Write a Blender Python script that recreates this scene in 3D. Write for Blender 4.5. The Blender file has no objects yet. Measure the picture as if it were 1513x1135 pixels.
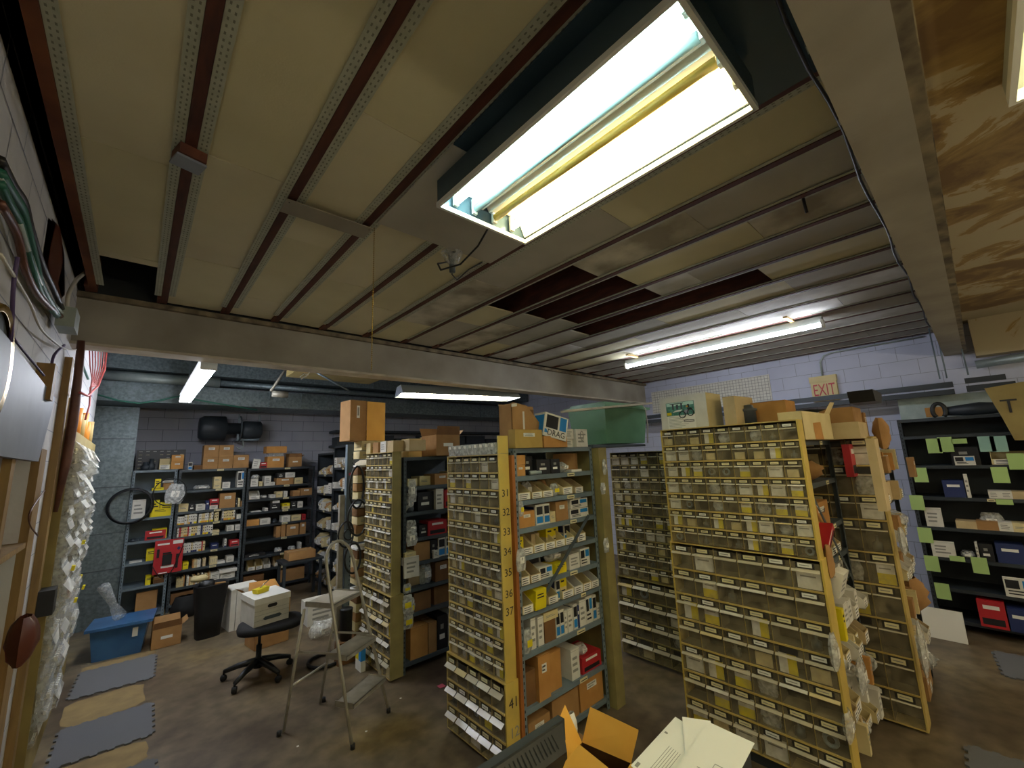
import bpy, bmesh, math, random
from mathutils import Vector, Matrix, Euler
rnd = random.Random(7)
PI = math.pi
SC = bpy.context.scene
C = SC.collection

# ------------------------------------------------------------------ camera (calibrated)
F = 613.108
RT = Vector((0.74133, -0.67035, -0.03925))
PITCH, YAW, ROLL = math.radians(10.06769), math.radians(47.89366), math.radians(-2.284707)
FW = Vector((math.cos(YAW)*math.cos(PITCH), math.sin(YAW)*math.cos(PITCH), math.sin(PITCH)))
r0 = Vector((math.sin(YAW), -math.cos(YAW), 0)); u0 = r0.cross(FW)
RT = r0*math.cos(ROLL) + u0*math.sin(ROLL); UP = RT.cross(FW)
CAM = Vector((0, 0, 2.1))
cd = bpy.data.cameras.new('camera'); cam = bpy.data.objects.new('camera', cd); C.objects.link(cam)
cd.sensor_width = 36; cd.sensor_fit = 'HORIZONTAL'; cd.lens = F/1513*36; cd.clip_start = .02
m = Matrix((RT, UP, -FW)).transposed().to_4x4(); m.translation = CAM
cam.matrix_world = m; SC.camera = cam

def PX(x, y, ax, v):
    """point where the sight line of a photo pixel meets the plane axis=v"""
    d = FW*F + RT*(x-756.5) - UP*(y-567.5)
    return CAM + d*((v-CAM[ax])/d[ax])

# ------------------------------------------------------------------ materials
def lin(h):
    h = h.lstrip('#'); o = []
    for i in (0, 2, 4):
        c = int(h[i:i+2], 16)/255
        o.append(c/12.92 if c <= .04045 else ((c+.055)/1.055)**2.4)
    return (*o, 1)
MATS = {}
def mat(name, col, rough=.7, metal=0, var=None, vs=6, amt=.5, bump=0, bs=60, spec=None, detail=4, stretch=None):
    if name in MATS: return MATS[name]
    m = bpy.data.materials.new(name); m.use_nodes = True; MATS[name] = m
    nt = m.node_tree; N = nt.nodes; L = nt.links; b = N['Principled BSDF']
    b.inputs['Base Color'].default_value = lin(col); b.inputs['Roughness'].default_value = rough
    b.inputs['Metallic'].default_value = metal
    if spec is not None: b.inputs['Specular IOR Level'].default_value = spec
    if var or bump:
        tc = N.new('ShaderNodeNewGeometry'); mp = N.new('ShaderNodeMapping')
        L.new(tc.outputs['Position'], mp.inputs[0])
        if stretch: mp.inputs['Scale'].default_value = stretch
    if var:
        no = N.new('ShaderNodeTexNoise'); no.inputs['Scale'].default_value = vs; no.inputs['Detail'].default_value = detail
        L.new(mp.outputs[0], no.inputs['Vector'])
        cr = N.new('ShaderNodeValToRGB'); L.new(no.outputs[0], cr.inputs[0])
        cr.color_ramp.elements[0].position = .5-amt*.4; cr.color_ramp.elements[1].position = .5+amt*.4
        cr.color_ramp.elements[0].color = lin(var); cr.color_ramp.elements[1].color = lin(col)
        L.new(cr.outputs[0], b.inputs['Base Color'])
    if bump:
        nb = N.new('ShaderNodeTexNoise'); nb.inputs['Scale'].default_value = bs; nb.inputs['Detail'].default_value = 3
        L.new(mp.outputs[0], nb.inputs['Vector'])
        bp = N.new('ShaderNodeBump'); bp.inputs['Strength'].default_value = bump; bp.inputs['Distance'].default_value = .01
        L.new(nb.outputs[0], bp.inputs['Height']); L.new(bp.outputs[0], b.inputs['Normal'])
    return m
def emis(name, col, s):
    m = bpy.data.materials.new(name); m.use_nodes = True; MATS[name] = m
    b = m.node_tree.nodes['Principled BSDF']; b.inputs['Base Color'].default_value = (1, 1, 1, 1)
    b.inputs['Emission Color'].default_value = lin(col); b.inputs['Emission Strength'].default_value = s
    return m
def clear(name, col, op, rough=.25, var=None):
    m = bpy.data.materials.new(name); m.use_nodes = True; MATS[name] = m
    nt = m.node_tree; N = nt.nodes; L = nt.links; b = N['Principled BSDF']
    b.inputs['Base Color'].default_value = lin(col); b.inputs['Roughness'].default_value = rough
    t = N.new('ShaderNodeBsdfTransparent'); mx = N.new('ShaderNodeMixShader'); mx.inputs[0].default_value = op
    L.new(t.outputs[0], mx.inputs[1]); L.new(b.outputs[0], mx.inputs[2]); L.new(mx.outputs[0], N['Material Output'].inputs[0])
    if var:
        g = N.new('ShaderNodeNewGeometry'); no = N.new('ShaderNodeTexNoise'); no.inputs['Scale'].default_value = var
        L.new(g.outputs['Position'], no.inputs['Vector'])
        mr = N.new('ShaderNodeMapRange'); mr.inputs[1].default_value = .3; mr.inputs[2].default_value = .7
        mr.inputs[3].default_value = op*.45; mr.inputs[4].default_value = min(1, op*1.5)
        L.new(no.outputs[0], mr.inputs[0]); L.new(mr.outputs[0], mx.inputs[0])
    return m
mat('tan_paint', 'CDB36A', .5, var='B49A54', vs=5, bump=.05)
mat('yellow_paint', 'D6B957', .5, var='BBA254', vs=7, amt=.7)
mat('cabinet_inside_shade', '3E392C', .8)  # deep shade inside the tan cabinets put into a dark colour
mat('olive_and_shaded_paint', 'A0925A', .5, var='7F7447', vs=7, amt=.7)
clear('drawer_plastic', 'BFB08A', .28, .2, var=14)
clear('lip_plastic', 'EAE2C8', .6, .15)
clear('polybag', 'D8DAD6', .5, .12, var=30)
clear('clear_film', 'E6EAEA', .28, .08, var=25)
mat('paper', 'E8E6DC', .8)
mat('cream_label', 'DACFA0', .8)
mat('label_dark', '2A2620', .7)
mat('ink', '2E2C2A', .8)
mat('grey_ink', '8E8C84', .8)
mat('steel_grey', '74838B', .45, .0, var='606D74', vs=4)
mat('steel_dark', '4A5459', .5, .0, var='3A4246', vs=3)
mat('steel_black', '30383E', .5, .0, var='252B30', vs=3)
mat('hole', '0C0D0E', .9)
mat('lath_hole', '77796C', .9)
mat('cardboard', 'A9804E', .85, var='9A7243', vs=9, bump=.05)
mat('cardboard_orange', 'C28C4A', .8, var='B07C3C', vs=8)
mat('cardboard_olive', 'B99A50', .8, var='A58743', vs=8)
mat('cardboard_bright', 'E0A843', .7, var='D39A38', vs=6)
mat('cardboard_dark', '7D5830', .85, var='6C4A27', vs=9)
mat('cardboard_pale', 'C9B48A', .85, var='BCA67C', vs=9)
mat('tape', 'BFA477', .3)
mat('shiny_tape', 'D8D4C8', .12)
mat('white_card', 'DDDACF', .75, var='CFCBBE', vs=10)
mat('cream_card', 'D9C998', .8, var='CCBA86', vs=6)
mat('yellow_card', 'E3CE10', .6)
mat('amber_card', 'D9982A', .6)
mat('blue_card', '1E7FC4', .5)
mat('navy_card', '23305E', .5)
mat('red_card', 'B3242A', .5)
mat('pink_card', 'C5586A', .5)
mat('black_card', '17171A', .55)
mat('green_note', 'A8C57A', .8)
mat('mint_note', '9CC4B4', .8)
mat('wall_paint', 'A7A9B2', .8, var='969AA6', vs=1.4, bump=.15, bs=40)
mat('wall_white', 'D2D1D2', .7, var='BDBBB8', vs=3, amt=.8, bump=.15, bs=30)
mat('wall_lilac', 'C4C8DA', .7, var='B3B7CA', vs=1.5, bump=.1, bs=30)
mat('mortar', '8E929E', .9)
mat('mortar_dark', '55585F', .9)
mat('panel_tan', 'D2CBA8', .9, var='C6BF9C', vs=2.2, bump=.08, bs=120)
mat('panel_tan_b', 'D6CFB0', .9, var='C8C0A2', vs=1.7, bump=.08, bs=120)
mat('panel_grey', 'B9B6AA', .9, var='A39E92', vs=2.5, amt=.8, bump=.08, bs=120)
mat('panel_white', 'DAD9D5', .85, var='B0ADA3', vs=3)
mat('panel_stain', 'CCC7B6', .9, var='958E7E', vs=3.5, amt=.35, bump=.08)
mat('joist_wood', '5A2E20', .7, var='3C1E17', vs=9, stretch=(3, .6, 3))
mat('joist_end', '6A3A26', .7, var='4A251A', vs=9)
mat('rust_wood', '7A4420', .7, var='5A2C18', vs=5)
mat('lath_metal', 'B4B7A6', .6, 0, var='A2A594', vs=20)
mat('beam_paint', 'A59F90', .6, var='857E70', vs=2.2, amt=.55, bump=.08)
mat('beam_flange', 'CFC7B4', .6, var='A2957F', vs=5, amt=.6)
mat('dirty_flange', '8F8266', .7, var='4A4032', vs=9, amt=.5)
mat('galvanised', '7E8A8C', .42, .55, var='5D696C', vs=28, amt=.5, detail=2)
mat('galv_pale', 'A9B3AE', .4, .3, var='93A09C', vs=10)
mat('aluminium', 'B9B4A4', .38, .35, var='9C9686', vs=12)
mat('chrome', 'C9CCD0', .18, .9)
mat('tube_glass_grey', '9EB9BC', .15)
mat('tube_glass_yellow', 'D8B65A', .2)
mat('fixture_white', 'DADCD8', .35)
mat('fixture_shell', '9FA59F', .5)
mat('black_plastic', '1C1E20', .45, var='141617', vs=20)
mat('black_mesh', '141415', .8)
mat('green_plastic', '6A9A76', .35, var='5C8C68', vs=4)
mat('blue_plastic', '3F6C9A', .3, var='2F5A88', vs=6)
mat('slate_plastic', '4A5257', .5)
mat('wood', '9A7B48', .6, var='7D6138', vs=6, stretch=(4, 4, .5))
mat('wood_pale', 'C2A76C', .65, var='AD9156', vs=7)
mat('wood_white', 'C9C2B0', .7, var='ADA48E', vs=6)
mat('wood_orange', 'A8662A', .55, var='8C5220', vs=5, stretch=(3, 3, .5))
mat('board_tan', '9C8A52', .8, var='857445', vs=4)
mat('pipe_brown', '6B4332', .45, .2, var='4E2F25', vs=12)
mat('panel_blue_grey', '8E96A6', .5, var='7C8494', vs=4)
mat('rubber_mat', '66676A', .85, bump=.3, bs=250)
mat('orange_tube', 'DC8C34', .5)
mat('green_wire', '1F5B4B', .5)
mat('red_wire', 'B2504A', .5)
mat('white_wire', 'C4C0B6', .5)
mat('violet_wire', '4A3A66', .5)
mat('dark_wire', '1D1B1C', .5)
mat('brown_bag', '5B2F22', .35)
mat('brass', 'B9952F', .25, .8)
mat('exit_red', 'B01E30', .5)
mat('picture_green', '5FA08C', .5, var='2E5E52', vs=40)
mat('picture_sky', 'BFE0D2', .5)
mat('bottle_grey', '55585A', .4)
mat('bezel_grey', '34393B', .4)
mat('ply_patch', 'A48C5C', .85, var='6E5C3E', vs=5, amt=.8)
emis('tube_cool', 'D8FFF6', 22)
emis('tube_warm', 'FFEBB0', 22)
emis('tube_room_fill', 'FFF0CC', 30)
emis('tube_white', 'EEF3FF', 40)
emis('tube_cream', 'FFF8E0', 34)

def M(n): return MATS[n]

# glossy dark blue sheet beside the lamp, also used on its housing
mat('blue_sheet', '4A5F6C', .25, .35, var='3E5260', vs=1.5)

def floor_mat():
    m = bpy.data.materials.new('stained_concrete'); m.use_nodes = True; MATS['floor'] = m
    nt = m.node_tree; N = nt.nodes; L = nt.links; b = N['Principled BSDF']
    g = N.new('ShaderNodeNewGeometry')
    def noise(s, d=5):
        n = N.new('ShaderNodeTexNoise'); n.inputs['Scale'].default_value = s; n.inputs['Detail'].default_value = d
        n.inputs['Distortion'].default_value = .15; L.new(g.outputs['Position'], n.inputs['Vector']); return n
    def ramp(n, els):
        c = N.new('ShaderNodeValToRGB'); L.new(n.outputs[0], c.inputs[0])
        c.color_ramp.elements[0].position, c.color_ramp.elements[0].color = els[0][0], lin(els[0][1])
        c.color_ramp.elements[1].position, c.color_ramp.elements[1].color = els[-1][0], lin(els[-1][1])
        for p, h in els[1:-1]:
            e = c.color_ramp.elements.new(p); e.color = lin(h)
        return c
    a = ramp(noise(.9), [(.3, '57493B'), (.45, '6D5F4B'), (.58, '81735A'), (.72, '9B8554')])
    c = ramp(noise(7), [(.35, '8C8275'), (.65, 'FFFFFF')])
    mx = N.new('ShaderNodeMixRGB'); mx.blend_type = 'MULTIPLY'; mx.inputs[0].default_value = .6
    L.new(a.outputs[0], mx.inputs[1]); L.new(c.outputs[0], mx.inputs[2]); L.new(mx.outputs[0], b.inputs['Base Color'])
    b.inputs['Roughness'].default_value = .42
floor_mat()
def stain_mat():
    m = bpy.data.materials.new('stained_plaster'); m.use_nodes = True; MATS['plaster'] = m
    nt = m.node_tree; N = nt.nodes; L = nt.links; b = N['Principled BSDF']
    g = N.new('ShaderNodeNewGeometry'); mp = N.new('ShaderNodeMapping'); mp.inputs['Scale'].default_value = (1.6, 1.0, 1)
    L.new(g.outputs['Position'], mp.inputs[0])
    n = N.new('ShaderNodeTexNoise'); n.inputs['Scale'].default_value = 1.2; n.inputs['Detail'].default_value = 9; n.inputs['Roughness'].default_value = .62
    n.inputs['Distortion'].default_value = 1.0
    L.new(mp.outputs[0], n.inputs['Vector'])
    c = N.new('ShaderNodeValToRGB'); L.new(n.outputs[0], c.inputs[0])
    c.color_ramp.elements[0].position = .40; c.color_ramp.elements[0].color = lin('6E5638')
    c.color_ramp.elements[1].position = .62; c.color_ramp.elements[1].color = lin('A3977A')
    e = c.color_ramp.elements.new(.5); e.color = lin('8F7748'); e = c.color_ramp.elements.new(.52); e.color = lin('A3957A')
    L.new(c.outputs[0], b.inputs['Base Color']); b.inputs['Roughness'].default_value = .85
stain_mat()

# ------------------------------------------------------------------ mesh builder
class MB:
    def __init__(s): s.v = []; s.f = []; s.mi = []; s.mats = []; s.cur = 0; s.sm = []
    def m(s, name):
        if name not in s.mats: s.mats.append(name)
        s.cur = s.mats.index(name); return s
    def add(s, vs, fs, smooth=False):
        o = len(s.v); s.v += [tuple(v) for v in vs]
        for f in fs: s.f.append([o+i for i in f]); s.mi.append(s.cur); s.sm.append(smooth)
        return s
    def box(s, x0, x1, y0, y1, z0, z1, M4=None):
        vs = [Vector(p) for p in ((x0,y0,z0),(x1,y0,z0),(x1,y1,z0),(x0,y1,z0),(x0,y0,z1),(x1,y0,z1),(x1,y1,z1),(x0,y1,z1))]
        if M4: vs = [M4 @ v for v in vs]
        return s.add(vs, [(0,3,2,1),(4,5,6,7),(0,1,5,4),(1,2,6,5),(2,3,7,6),(3,0,4,7)])
    def quad(s, *p): return s.add(p, [tuple(range(len(p)))])
    def prism(s, poly, y0, y1, M4=None):      # poly in x,z extruded along y
        n = len(poly); vs = [Vector((x, y0, z)) for x, z in poly]+[Vector((x, y1, z)) for x, z in poly]
        if M4: vs = [M4 @ v for v in vs]
        return s.add(vs, [tuple(range(n)), tuple(range(2*n-1, n-1, -1))]+[(i, i+n, (i+1) % n+n, (i+1) % n) for i in range(n)])
    def bar(s, a, b, w, h):                    # rectangular bar between two points
        a = Vector(a); b = Vector(b); d = b-a; q = d.to_track_quat('Y', 'Z').to_matrix().to_4x4(); q.translation = a
        return s.box(-w/2, w/2, 0, d.length, -h/2, h/2, q)
    def tube(s, pts, r, n=8, closed=False, caps=True):
        pts = [Vector(p) for p in pts]; k = len(pts); rings = []
        ref = None
        for i, p in enumerate(pts):
            if closed: t = pts[(i+1) % k]-pts[i-1]
            else: t = pts[min(i+1, k-1)]-pts[max(i-1, 0)]
            t.normalize()
            if ref is None: ref = t.orthogonal().normalized()
            ref = (ref - t*ref.dot(t));
            if ref.length < 1e-6: ref = t.orthogonal()
            ref.normalize(); bi = t.cross(ref); rr = r[i] if isinstance(r, (list, tuple)) else r
            rings.append([p+ref*math.cos(2*PI*j/n)*rr+bi*math.sin(2*PI*j/n)*rr for j in range(n)])
        vs = [v for rg in rings for v in rg]; fs = []
        for i in range(k if closed else k-1):
            a = i*n; b = ((i+1) % k)*n
            fs += [(a+j, a+(j+1) % n, b+(j+1) % n, b+j) for j in range(n)]
        if caps and not closed: fs += [tuple(range(n))[::-1], tuple(range((k-1)*n, k*n))]
        return s.add(vs, fs, True)
    def lathe(s, prof, n=16, M4=None):         # prof: (r,z)
        vs = []; k = len(prof)
        for r, z in prof:
            for j in range(n):
                v = Vector((r*math.cos(2*PI*j/n), r*math.sin(2*PI*j/n), z)); vs.append(M4 @ v if M4 else v)
        fs = [(i*n+j, i*n+(j+1) % n, (i+1)*n+(j+1) % n, (i+1)*n+j) for i in range(k-1) for j in range(n)]
        return s.add(vs, fs, True)
    def pillow(s, w, d, h, seed=0, nx=6, nz=7, cr=.25):   # crumpled bag: x width, y depth, z height
        rr = random.Random(seed); vs = []; fs = []
        for side in (-1, 1):
            for i in range(nz+1):
                for j in range(nx+1):
                    u = j/nx; t = i/nz; b = (max(0, math.sin(PI*u))**.4)*(max(0, math.sin(PI*min(1, t*.95+.02)))**.4)
                    e = rr.uniform(-cr, cr)*.5*b
                    vs.append(((u-.5)*w*(1-.3*(1-math.sin(PI*min(1, t*.9+.1)))-.15*rr.random()), side*d/2*(b*(1+e))+d/2, t*h*(1+rr.uniform(-.02, .02)*(t > .9))))
        n1 = (nx+1)*(nz+1)
        for i in range(nz):
            for j in range(nx):
                a = i*(nx+1)+j; q = (a, a+1, a+nx+2, a+nx+1); fs.append(q); fs.append(tuple(n1+x for x in q[::-1]))
        return s.add(vs, fs, True)
    def data(s, name):
        me = bpy.data.meshes.new(name); me.from_pydata(s.v, [], s.f)
        for x in s.mats: me.materials.append(M(x))
        me.polygons.foreach_set('material_index', s.mi); me.polygons.foreach_set('use_smooth', s.sm); me.update(); return me
    def build(s, name, parent=None, loc=None, rot=None, mesh=None):
        o = bpy.data.objects.new(name, s.data(name)); C.objects.link(o)
        if parent: o.parent = parent
        if loc is not None: o.location = loc
        if rot is not None: o.rotation_euler = rot
        return o
def inst(name, me, parent=None, loc=(0, 0, 0), rot=(0, 0, 0)):
    o = bpy.data.objects.new(name, me); C.objects.link(o)
    if parent: o.parent = parent
    o.location = loc; o.rotation_euler = rot; return o
LABELS = {}
def tag(o, label, cat, group=None):
    o['label'] = label; o['category'] = cat
    if group: o['group'] = group
    LABELS.setdefault(label, []).append(o); return o
def thing(name, label, cat, loc=(0, 0, 0), rz=0, group=None):
    o = bpy.data.objects.new(name, None); o.empty_display_size = .1; C.objects.link(o)
    o.location = loc; o.rotation_euler = (0, 0, rz); return tag(o, label, cat, group)
def struct(o): o['kind'] = 'structure'; return o
ORD = 'zeroth first second third fourth fifth sixth seventh eighth ninth tenth eleventh twelfth thirteenth fourteenth fifteenth sixteenth seventeenth eighteenth nineteenth twentieth'.split()
def ordn(i): return ORD[i] if i < len(ORD) else '%dth' % i
def text_mesh(name, s, size, matn, ext=.0005, align='CENTER'):
    cu = bpy.data.curves.new(name, 'FONT'); cu.body = s; cu.size = size; cu.align_x = align; cu.align_y = 'CENTER'; cu.extrude = ext; cu.resolution_u = 2
    o = bpy.data.objects.new(name, cu); me = bpy.data.meshes.new_from_object(o); bpy.data.objects.remove(o)
    me.name = name; me.materials.clear(); me.materials.append(M(matn)); return me
RX = -PI/2    # rotz for something whose front looks towards -X (its own front is -Y)

# ------------------------------------------------------------------ room shell
CZ = 3.5; XW = 7.75; YB = 9.2; YS = -3.4; XL = -.45
struct(MB().m('floor').box(XL-.4, XW+.3, YS-.2, YB+.2, -.1, 0).build('floor'))
def block_wall(name, matn, ax, pos, thick, u0, u1, z0, z1, mort='mortar', opening=None, bw=.4, bh=.2, skip=None):
    """block wall: painted courses with thin recessed joints; ax 0: plane X=pos spanning Y"""
    b = MB().m(matn)
    def slab(a, c, lo, hi):
        if ax == 0: b.box(min(pos, pos+thick), max(pos, pos+thick), a, c, lo, hi)
        else: b.box(a, c, min(pos, pos+thick), max(pos, pos+thick), lo, hi)
    if opening:
        o0, o1, oz0, oz1 = opening
        slab(u0, o0, z0, z1); slab(o1, u1, z0, z1); slab(o0, o1, z0, oz0); slab(o0, o1, oz1, z1)
    else: slab(u0, u1, z0, z1)
    b.m(mort); e = -.0012 if thick > 0 else .0012; t = .003
    def line(a, c, lo, hi):
        if opening:
            o0, o1, oz0, oz1 = opening
            if c > o0 and a < o1 and hi > oz0 and lo < oz1: return
        if ax == 0: b.quad((pos+e, a, lo), (pos+e, c, lo), (pos+e, c, hi), (pos+e, a, hi))
        else: b.quad((a, pos+e, lo), (c, pos+e, lo), (c, pos+e, hi), (a, pos+e, hi))
    z = z0; k = 0
    while z < z1:
        u = u0+(bw/2 if k % 2 else 0)
        while u < u1:
            if z > z0: line(u, min(u+bw, u1), z-t, z+t)
            line(u-t, u+t, z, min(z+bh, z1)); u += bw
        z += bh; k += 1
    return struct(b.build(name))
block_wall('wall_east', 'wall_lilac', 0, XW, .2, YS, YB, 0, 4.1, 'mortar')
block_wall('wall_north', 'wall_paint', 1, YB, .2, -.7, XW, 0, 4.1, 'mortar_dark')
block_wall('wall_west', 'wall_white', 0, XL, -.25, YS, 7.6, 0, 4.1, 'mortar', opening=(1.2, 3.66, .6, 2.27))
block_wall('wall_west_recess', 'wall_paint', 0, XL-.22, -.1, 7.6, YB, 0, 4.1, 'mortar_dark')
struct(MB().m('wall_white').box(XL-.4, XW+.2, YS-.2, YS, 0, 4.1).build('wall_south'))
# dark recess behind the opening of the west wall
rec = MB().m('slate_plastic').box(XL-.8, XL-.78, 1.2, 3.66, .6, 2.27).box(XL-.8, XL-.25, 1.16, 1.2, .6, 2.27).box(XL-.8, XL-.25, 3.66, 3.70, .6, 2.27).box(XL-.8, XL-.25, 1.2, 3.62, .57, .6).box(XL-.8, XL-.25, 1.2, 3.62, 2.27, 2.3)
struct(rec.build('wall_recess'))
# roof deck above joists, dark
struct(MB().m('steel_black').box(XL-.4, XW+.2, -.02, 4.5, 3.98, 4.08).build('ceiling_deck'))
struct(MB().m('steel_black').box(XL-.4, XW+.2, 4.5, 4.58, 3.505, 4.0).box(XL-.02, XL+.0, .2, 4.5, 3.52, 4.0).build('ceiling_light_stop'))  # dark boards added to keep rear light out of the ceiling gaps
# ceiling north of the beam and stained plaster ceiling south of the second beam
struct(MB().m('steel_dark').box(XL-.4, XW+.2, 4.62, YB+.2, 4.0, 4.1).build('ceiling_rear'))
struct(MB().m('plaster').box(XL-.4, XW+.2, YS-.2, -.05, 3.56, 3.66).build('ceiling_south'))

# joists with lath strips, ceiling boards in the bays
JX = [-.36, .06, .50, .905, 1.35, 1.81, 2.27, 2.70, 3.12, 3.52, 3.98, 4.44, 4.90, 5.36, 5.82, 6.28, 6.74, 7.20, 7.62]
J0, J1 = .17, 4.42
for i, x in enumerate(JX):
    jm = 'rust_wood' if i == 0 else 'joist_wood'
    b = MB().m(jm).box(x-.021, x+.021, J0, J1, CZ, CZ+.24)
    b.m('joist_end').box(x-.045, x-.0215, J1-.14, J1, CZ-.004, CZ+.08)
    o = struct(b.build('ceiling_joist'))
    w = .042 if i < 6 else .024
    for sgn in (-1, 1):
        if i == 0 and sgn < 0: continue
        if i == 5 and sgn < 0: pass
        z = CZ+.0045; xa = x+sgn*.0225; xb = x+sgn*(.0225+w)
        y1 = J1-.16-rnd.uniform(0, .08)
        s = MB().m('lath_metal').box(min(xa, xb), max(xa, xb), J0+.01, y1, z, z+.004)
        if i < 6:                                   # punched slots of the lath
            s.m('lath_hole')
            n = int((y1-J0)/.03)
            for k in range(n):
                yy = J0+.03+k*.03
                for q in (.3, .7):
                    xx = xa+(xb-xa)*q; s.quad((xx-.003, yy, z-.0006), (xx+.003, yy, z-.0006), (xx+.003, yy+.012, z-.0006), (xx-.003, yy+.012, z-.0006))
        s.build('lath_strip', o)
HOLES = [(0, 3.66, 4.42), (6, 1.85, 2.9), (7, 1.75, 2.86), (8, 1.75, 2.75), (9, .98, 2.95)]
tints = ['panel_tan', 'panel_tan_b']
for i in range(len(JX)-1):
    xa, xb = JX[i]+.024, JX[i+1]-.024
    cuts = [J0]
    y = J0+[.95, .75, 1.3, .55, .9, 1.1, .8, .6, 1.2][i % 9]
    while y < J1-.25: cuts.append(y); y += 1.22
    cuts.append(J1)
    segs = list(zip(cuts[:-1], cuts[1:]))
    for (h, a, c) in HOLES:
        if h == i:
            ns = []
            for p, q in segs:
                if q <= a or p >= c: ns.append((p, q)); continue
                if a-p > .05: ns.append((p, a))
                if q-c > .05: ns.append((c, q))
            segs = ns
    for k, (p, q) in enumerate(segs):
        if i < 5: mm = tints[(i+k) % 2]
        elif i < 8: mm = ['panel_grey', 'panel_stain', 'panel_tan'][(i+k) % 3]
        elif i < 13: mm = ['panel_grey', 'panel_white', 'panel_grey', 'panel_tan'][(i*3+k) % 4]
        else: mm = ['panel_white', 'panel_grey'][(i+k) % 2]
        if i >= 16: mm = 'panel_grey'
        zz = CZ+.011
        dz = rnd.uniform(0, .006); dz2 = rnd.uniform(0, .006)
        b = MB().m(mm)
        vs = [(xa, p+.002, zz+dz), (xb, p+.002, zz+dz2), (xb, q-.002, zz+dz2), (xa, q-.002, zz+dz)]
        b.add(vs+[(x, y, z+.014) for x, y, z in vs], [(0, 1, 2, 3), (4, 7, 6, 5), (0, 4, 5, 1), (1, 5, 6, 2), (2, 6, 7, 3), (3, 7, 4, 0)])
        struct(b.build('ceiling_board'))
# flat sheets nailed under the joists around the big lamp
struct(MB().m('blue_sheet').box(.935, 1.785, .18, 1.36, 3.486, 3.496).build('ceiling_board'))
struct(MB().m('panel_grey').box(.935, 1.785, 1.364, 2.16, 3.487, 3.497).build('ceiling_board'))
# beam 1 (across the room) and beam 2 (along X above the camera)
def ibeam(name, horizontal_y, y0, y1, z0, z1, web0, web1):
    b = MB().m('beam_paint').box(XL, XW, web0, web1, z0+.02, z1-.03)
    b.m('beam_flange').box(XL, XW, y0, y1, z0, z0+.022)
    b.m('dirty_flange').box(XL, XW, y0, y1, z1-.045, z1-.004)
    return struct(b.build(name))
ibeam('ceiling_beam', 0, 4.43, 4.63, 3.075, 3.5, 4.475, 4.60)
b = MB().m('beam_paint').box(XL, XW, -.02, .15, 3.18, 3.56)
b.m('dirty_flange').box(XL, XW, -.055, -.02, 3.18, 3.20).box(XL, XW, -.075, -.05, 3.5, 3.56)
struct(b.build('ceiling_beam_south'))
# conduits along the south beam
b = MB().m('galv_pale')
b.tube([(x, .175+.006*math.sin(x*3), 3.475) for x in [XL+.3+.4*k for k in range(19)]], .012, 8)
for k in range(14): b.box(.6+.5*k, .64+.5*k, .158, .192, 3.455, 3.495)
tag(b.build('conduit'), 'thin galvanised conduit clipped along the ceiling edge of the painted beam', 'conduit')
b = MB().m('dark_wire'); b.tube([(x, .20+.01*math.sin(x*5), 3.46+.012*math.sin(x*7)) for x in [.2+.25*k for k in range(28)]], .007, 6)
tag(b.build('cable'), 'dark cable sagging beside the galvanised conduit under the ceiling edge', 'cable')

# ------------------------------------------------------------------ ducts (rear)
d = thing('air_duct', 'large galvanised rectangular air duct running across the rear under the roof', 'duct', (0, 0, 0))
b = MB().m('galvanised').box(-.62, XW-.05, 7.9, 8.9, 3.56, 3.98)
for x in (.1, 1.2, 2.3, 3.4, 4.5, 5.6, 6.7): b.box(x, x+.03, 7.885, 8.915, 3.555, 3.985)
b.build('upper_duct', d)
b = MB().m('galvanised').box(-.62, XW-.1, 7.95, 8.7, 3.10, 3.38)
for x in (.55, 1.6, 2.1, 3.3, 4.2, 4.9, 6.1): b.box(x, x+.025, 7.935, 8.715, 3.095, 3.385)
b.build('lower_duct', d)
b = MB().m('galv_pale').tube([(-.55, 8.05, 3.47), (.1, 8.02, 3.46), (.9, 8.03, 3.47)], [.075, .085, .08], 12)
b.m('galvanised').tube([(.9, 8.03, 3.47), (3, 8.03, 3.47), (7.5, 8.03, 3.47)], .05, 10)
b.build('round_pipe', d)
b = MB().m('galvanised').box(-.62, -.03, 8.55, 9.15, 0, 3.09)
for z in (.75, 1.25, 1.9, 2.6): b.m('steel_dark').box(-.622, -.028, 8.545, 9.152, z, z+.012)
b.m('galvanised').box(-.04, -.022, 8.54, 8.56, 0, 3.09)
tag(b.build('vertical_duct'), 'tall galvanised vertical duct in the corner beside the grey rack', 'duct')
# pipes below the ceiling, seen through the missing panels
b = MB().m('white_card').tube([(2.35, 2.95, 3.83), (2.9, 2.3, 3.83), (3.5, 1.9, 3.83), (4.3, 1.3, 3.83)], .055, 10)
b.tube([(2.9, 2.45, 3.83), (3.1, 2.7, 3.83), (3.3, 3.2, 3.83)], .05, 10)
tag(b.build('drain_pipe'), 'pale drain pipe showing in the gap of missing ceiling boards', 'pipe')
b = MB().m('green_wire').tube([PX(140, 582, 1, 7.6), PX(175, 592, 1, 7.6), PX(205, 596, 1, 7.6), PX(235, 592, 1, 7.6), PX(262, 586, 1, 7.6), PX(320, 596, 1, 7.6), PX(380, 606, 1, 7.6)], .012, 6)
tag(b.build('hose'), 'dark green cable draped along the lower galvanised duct', 'cable')
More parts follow.
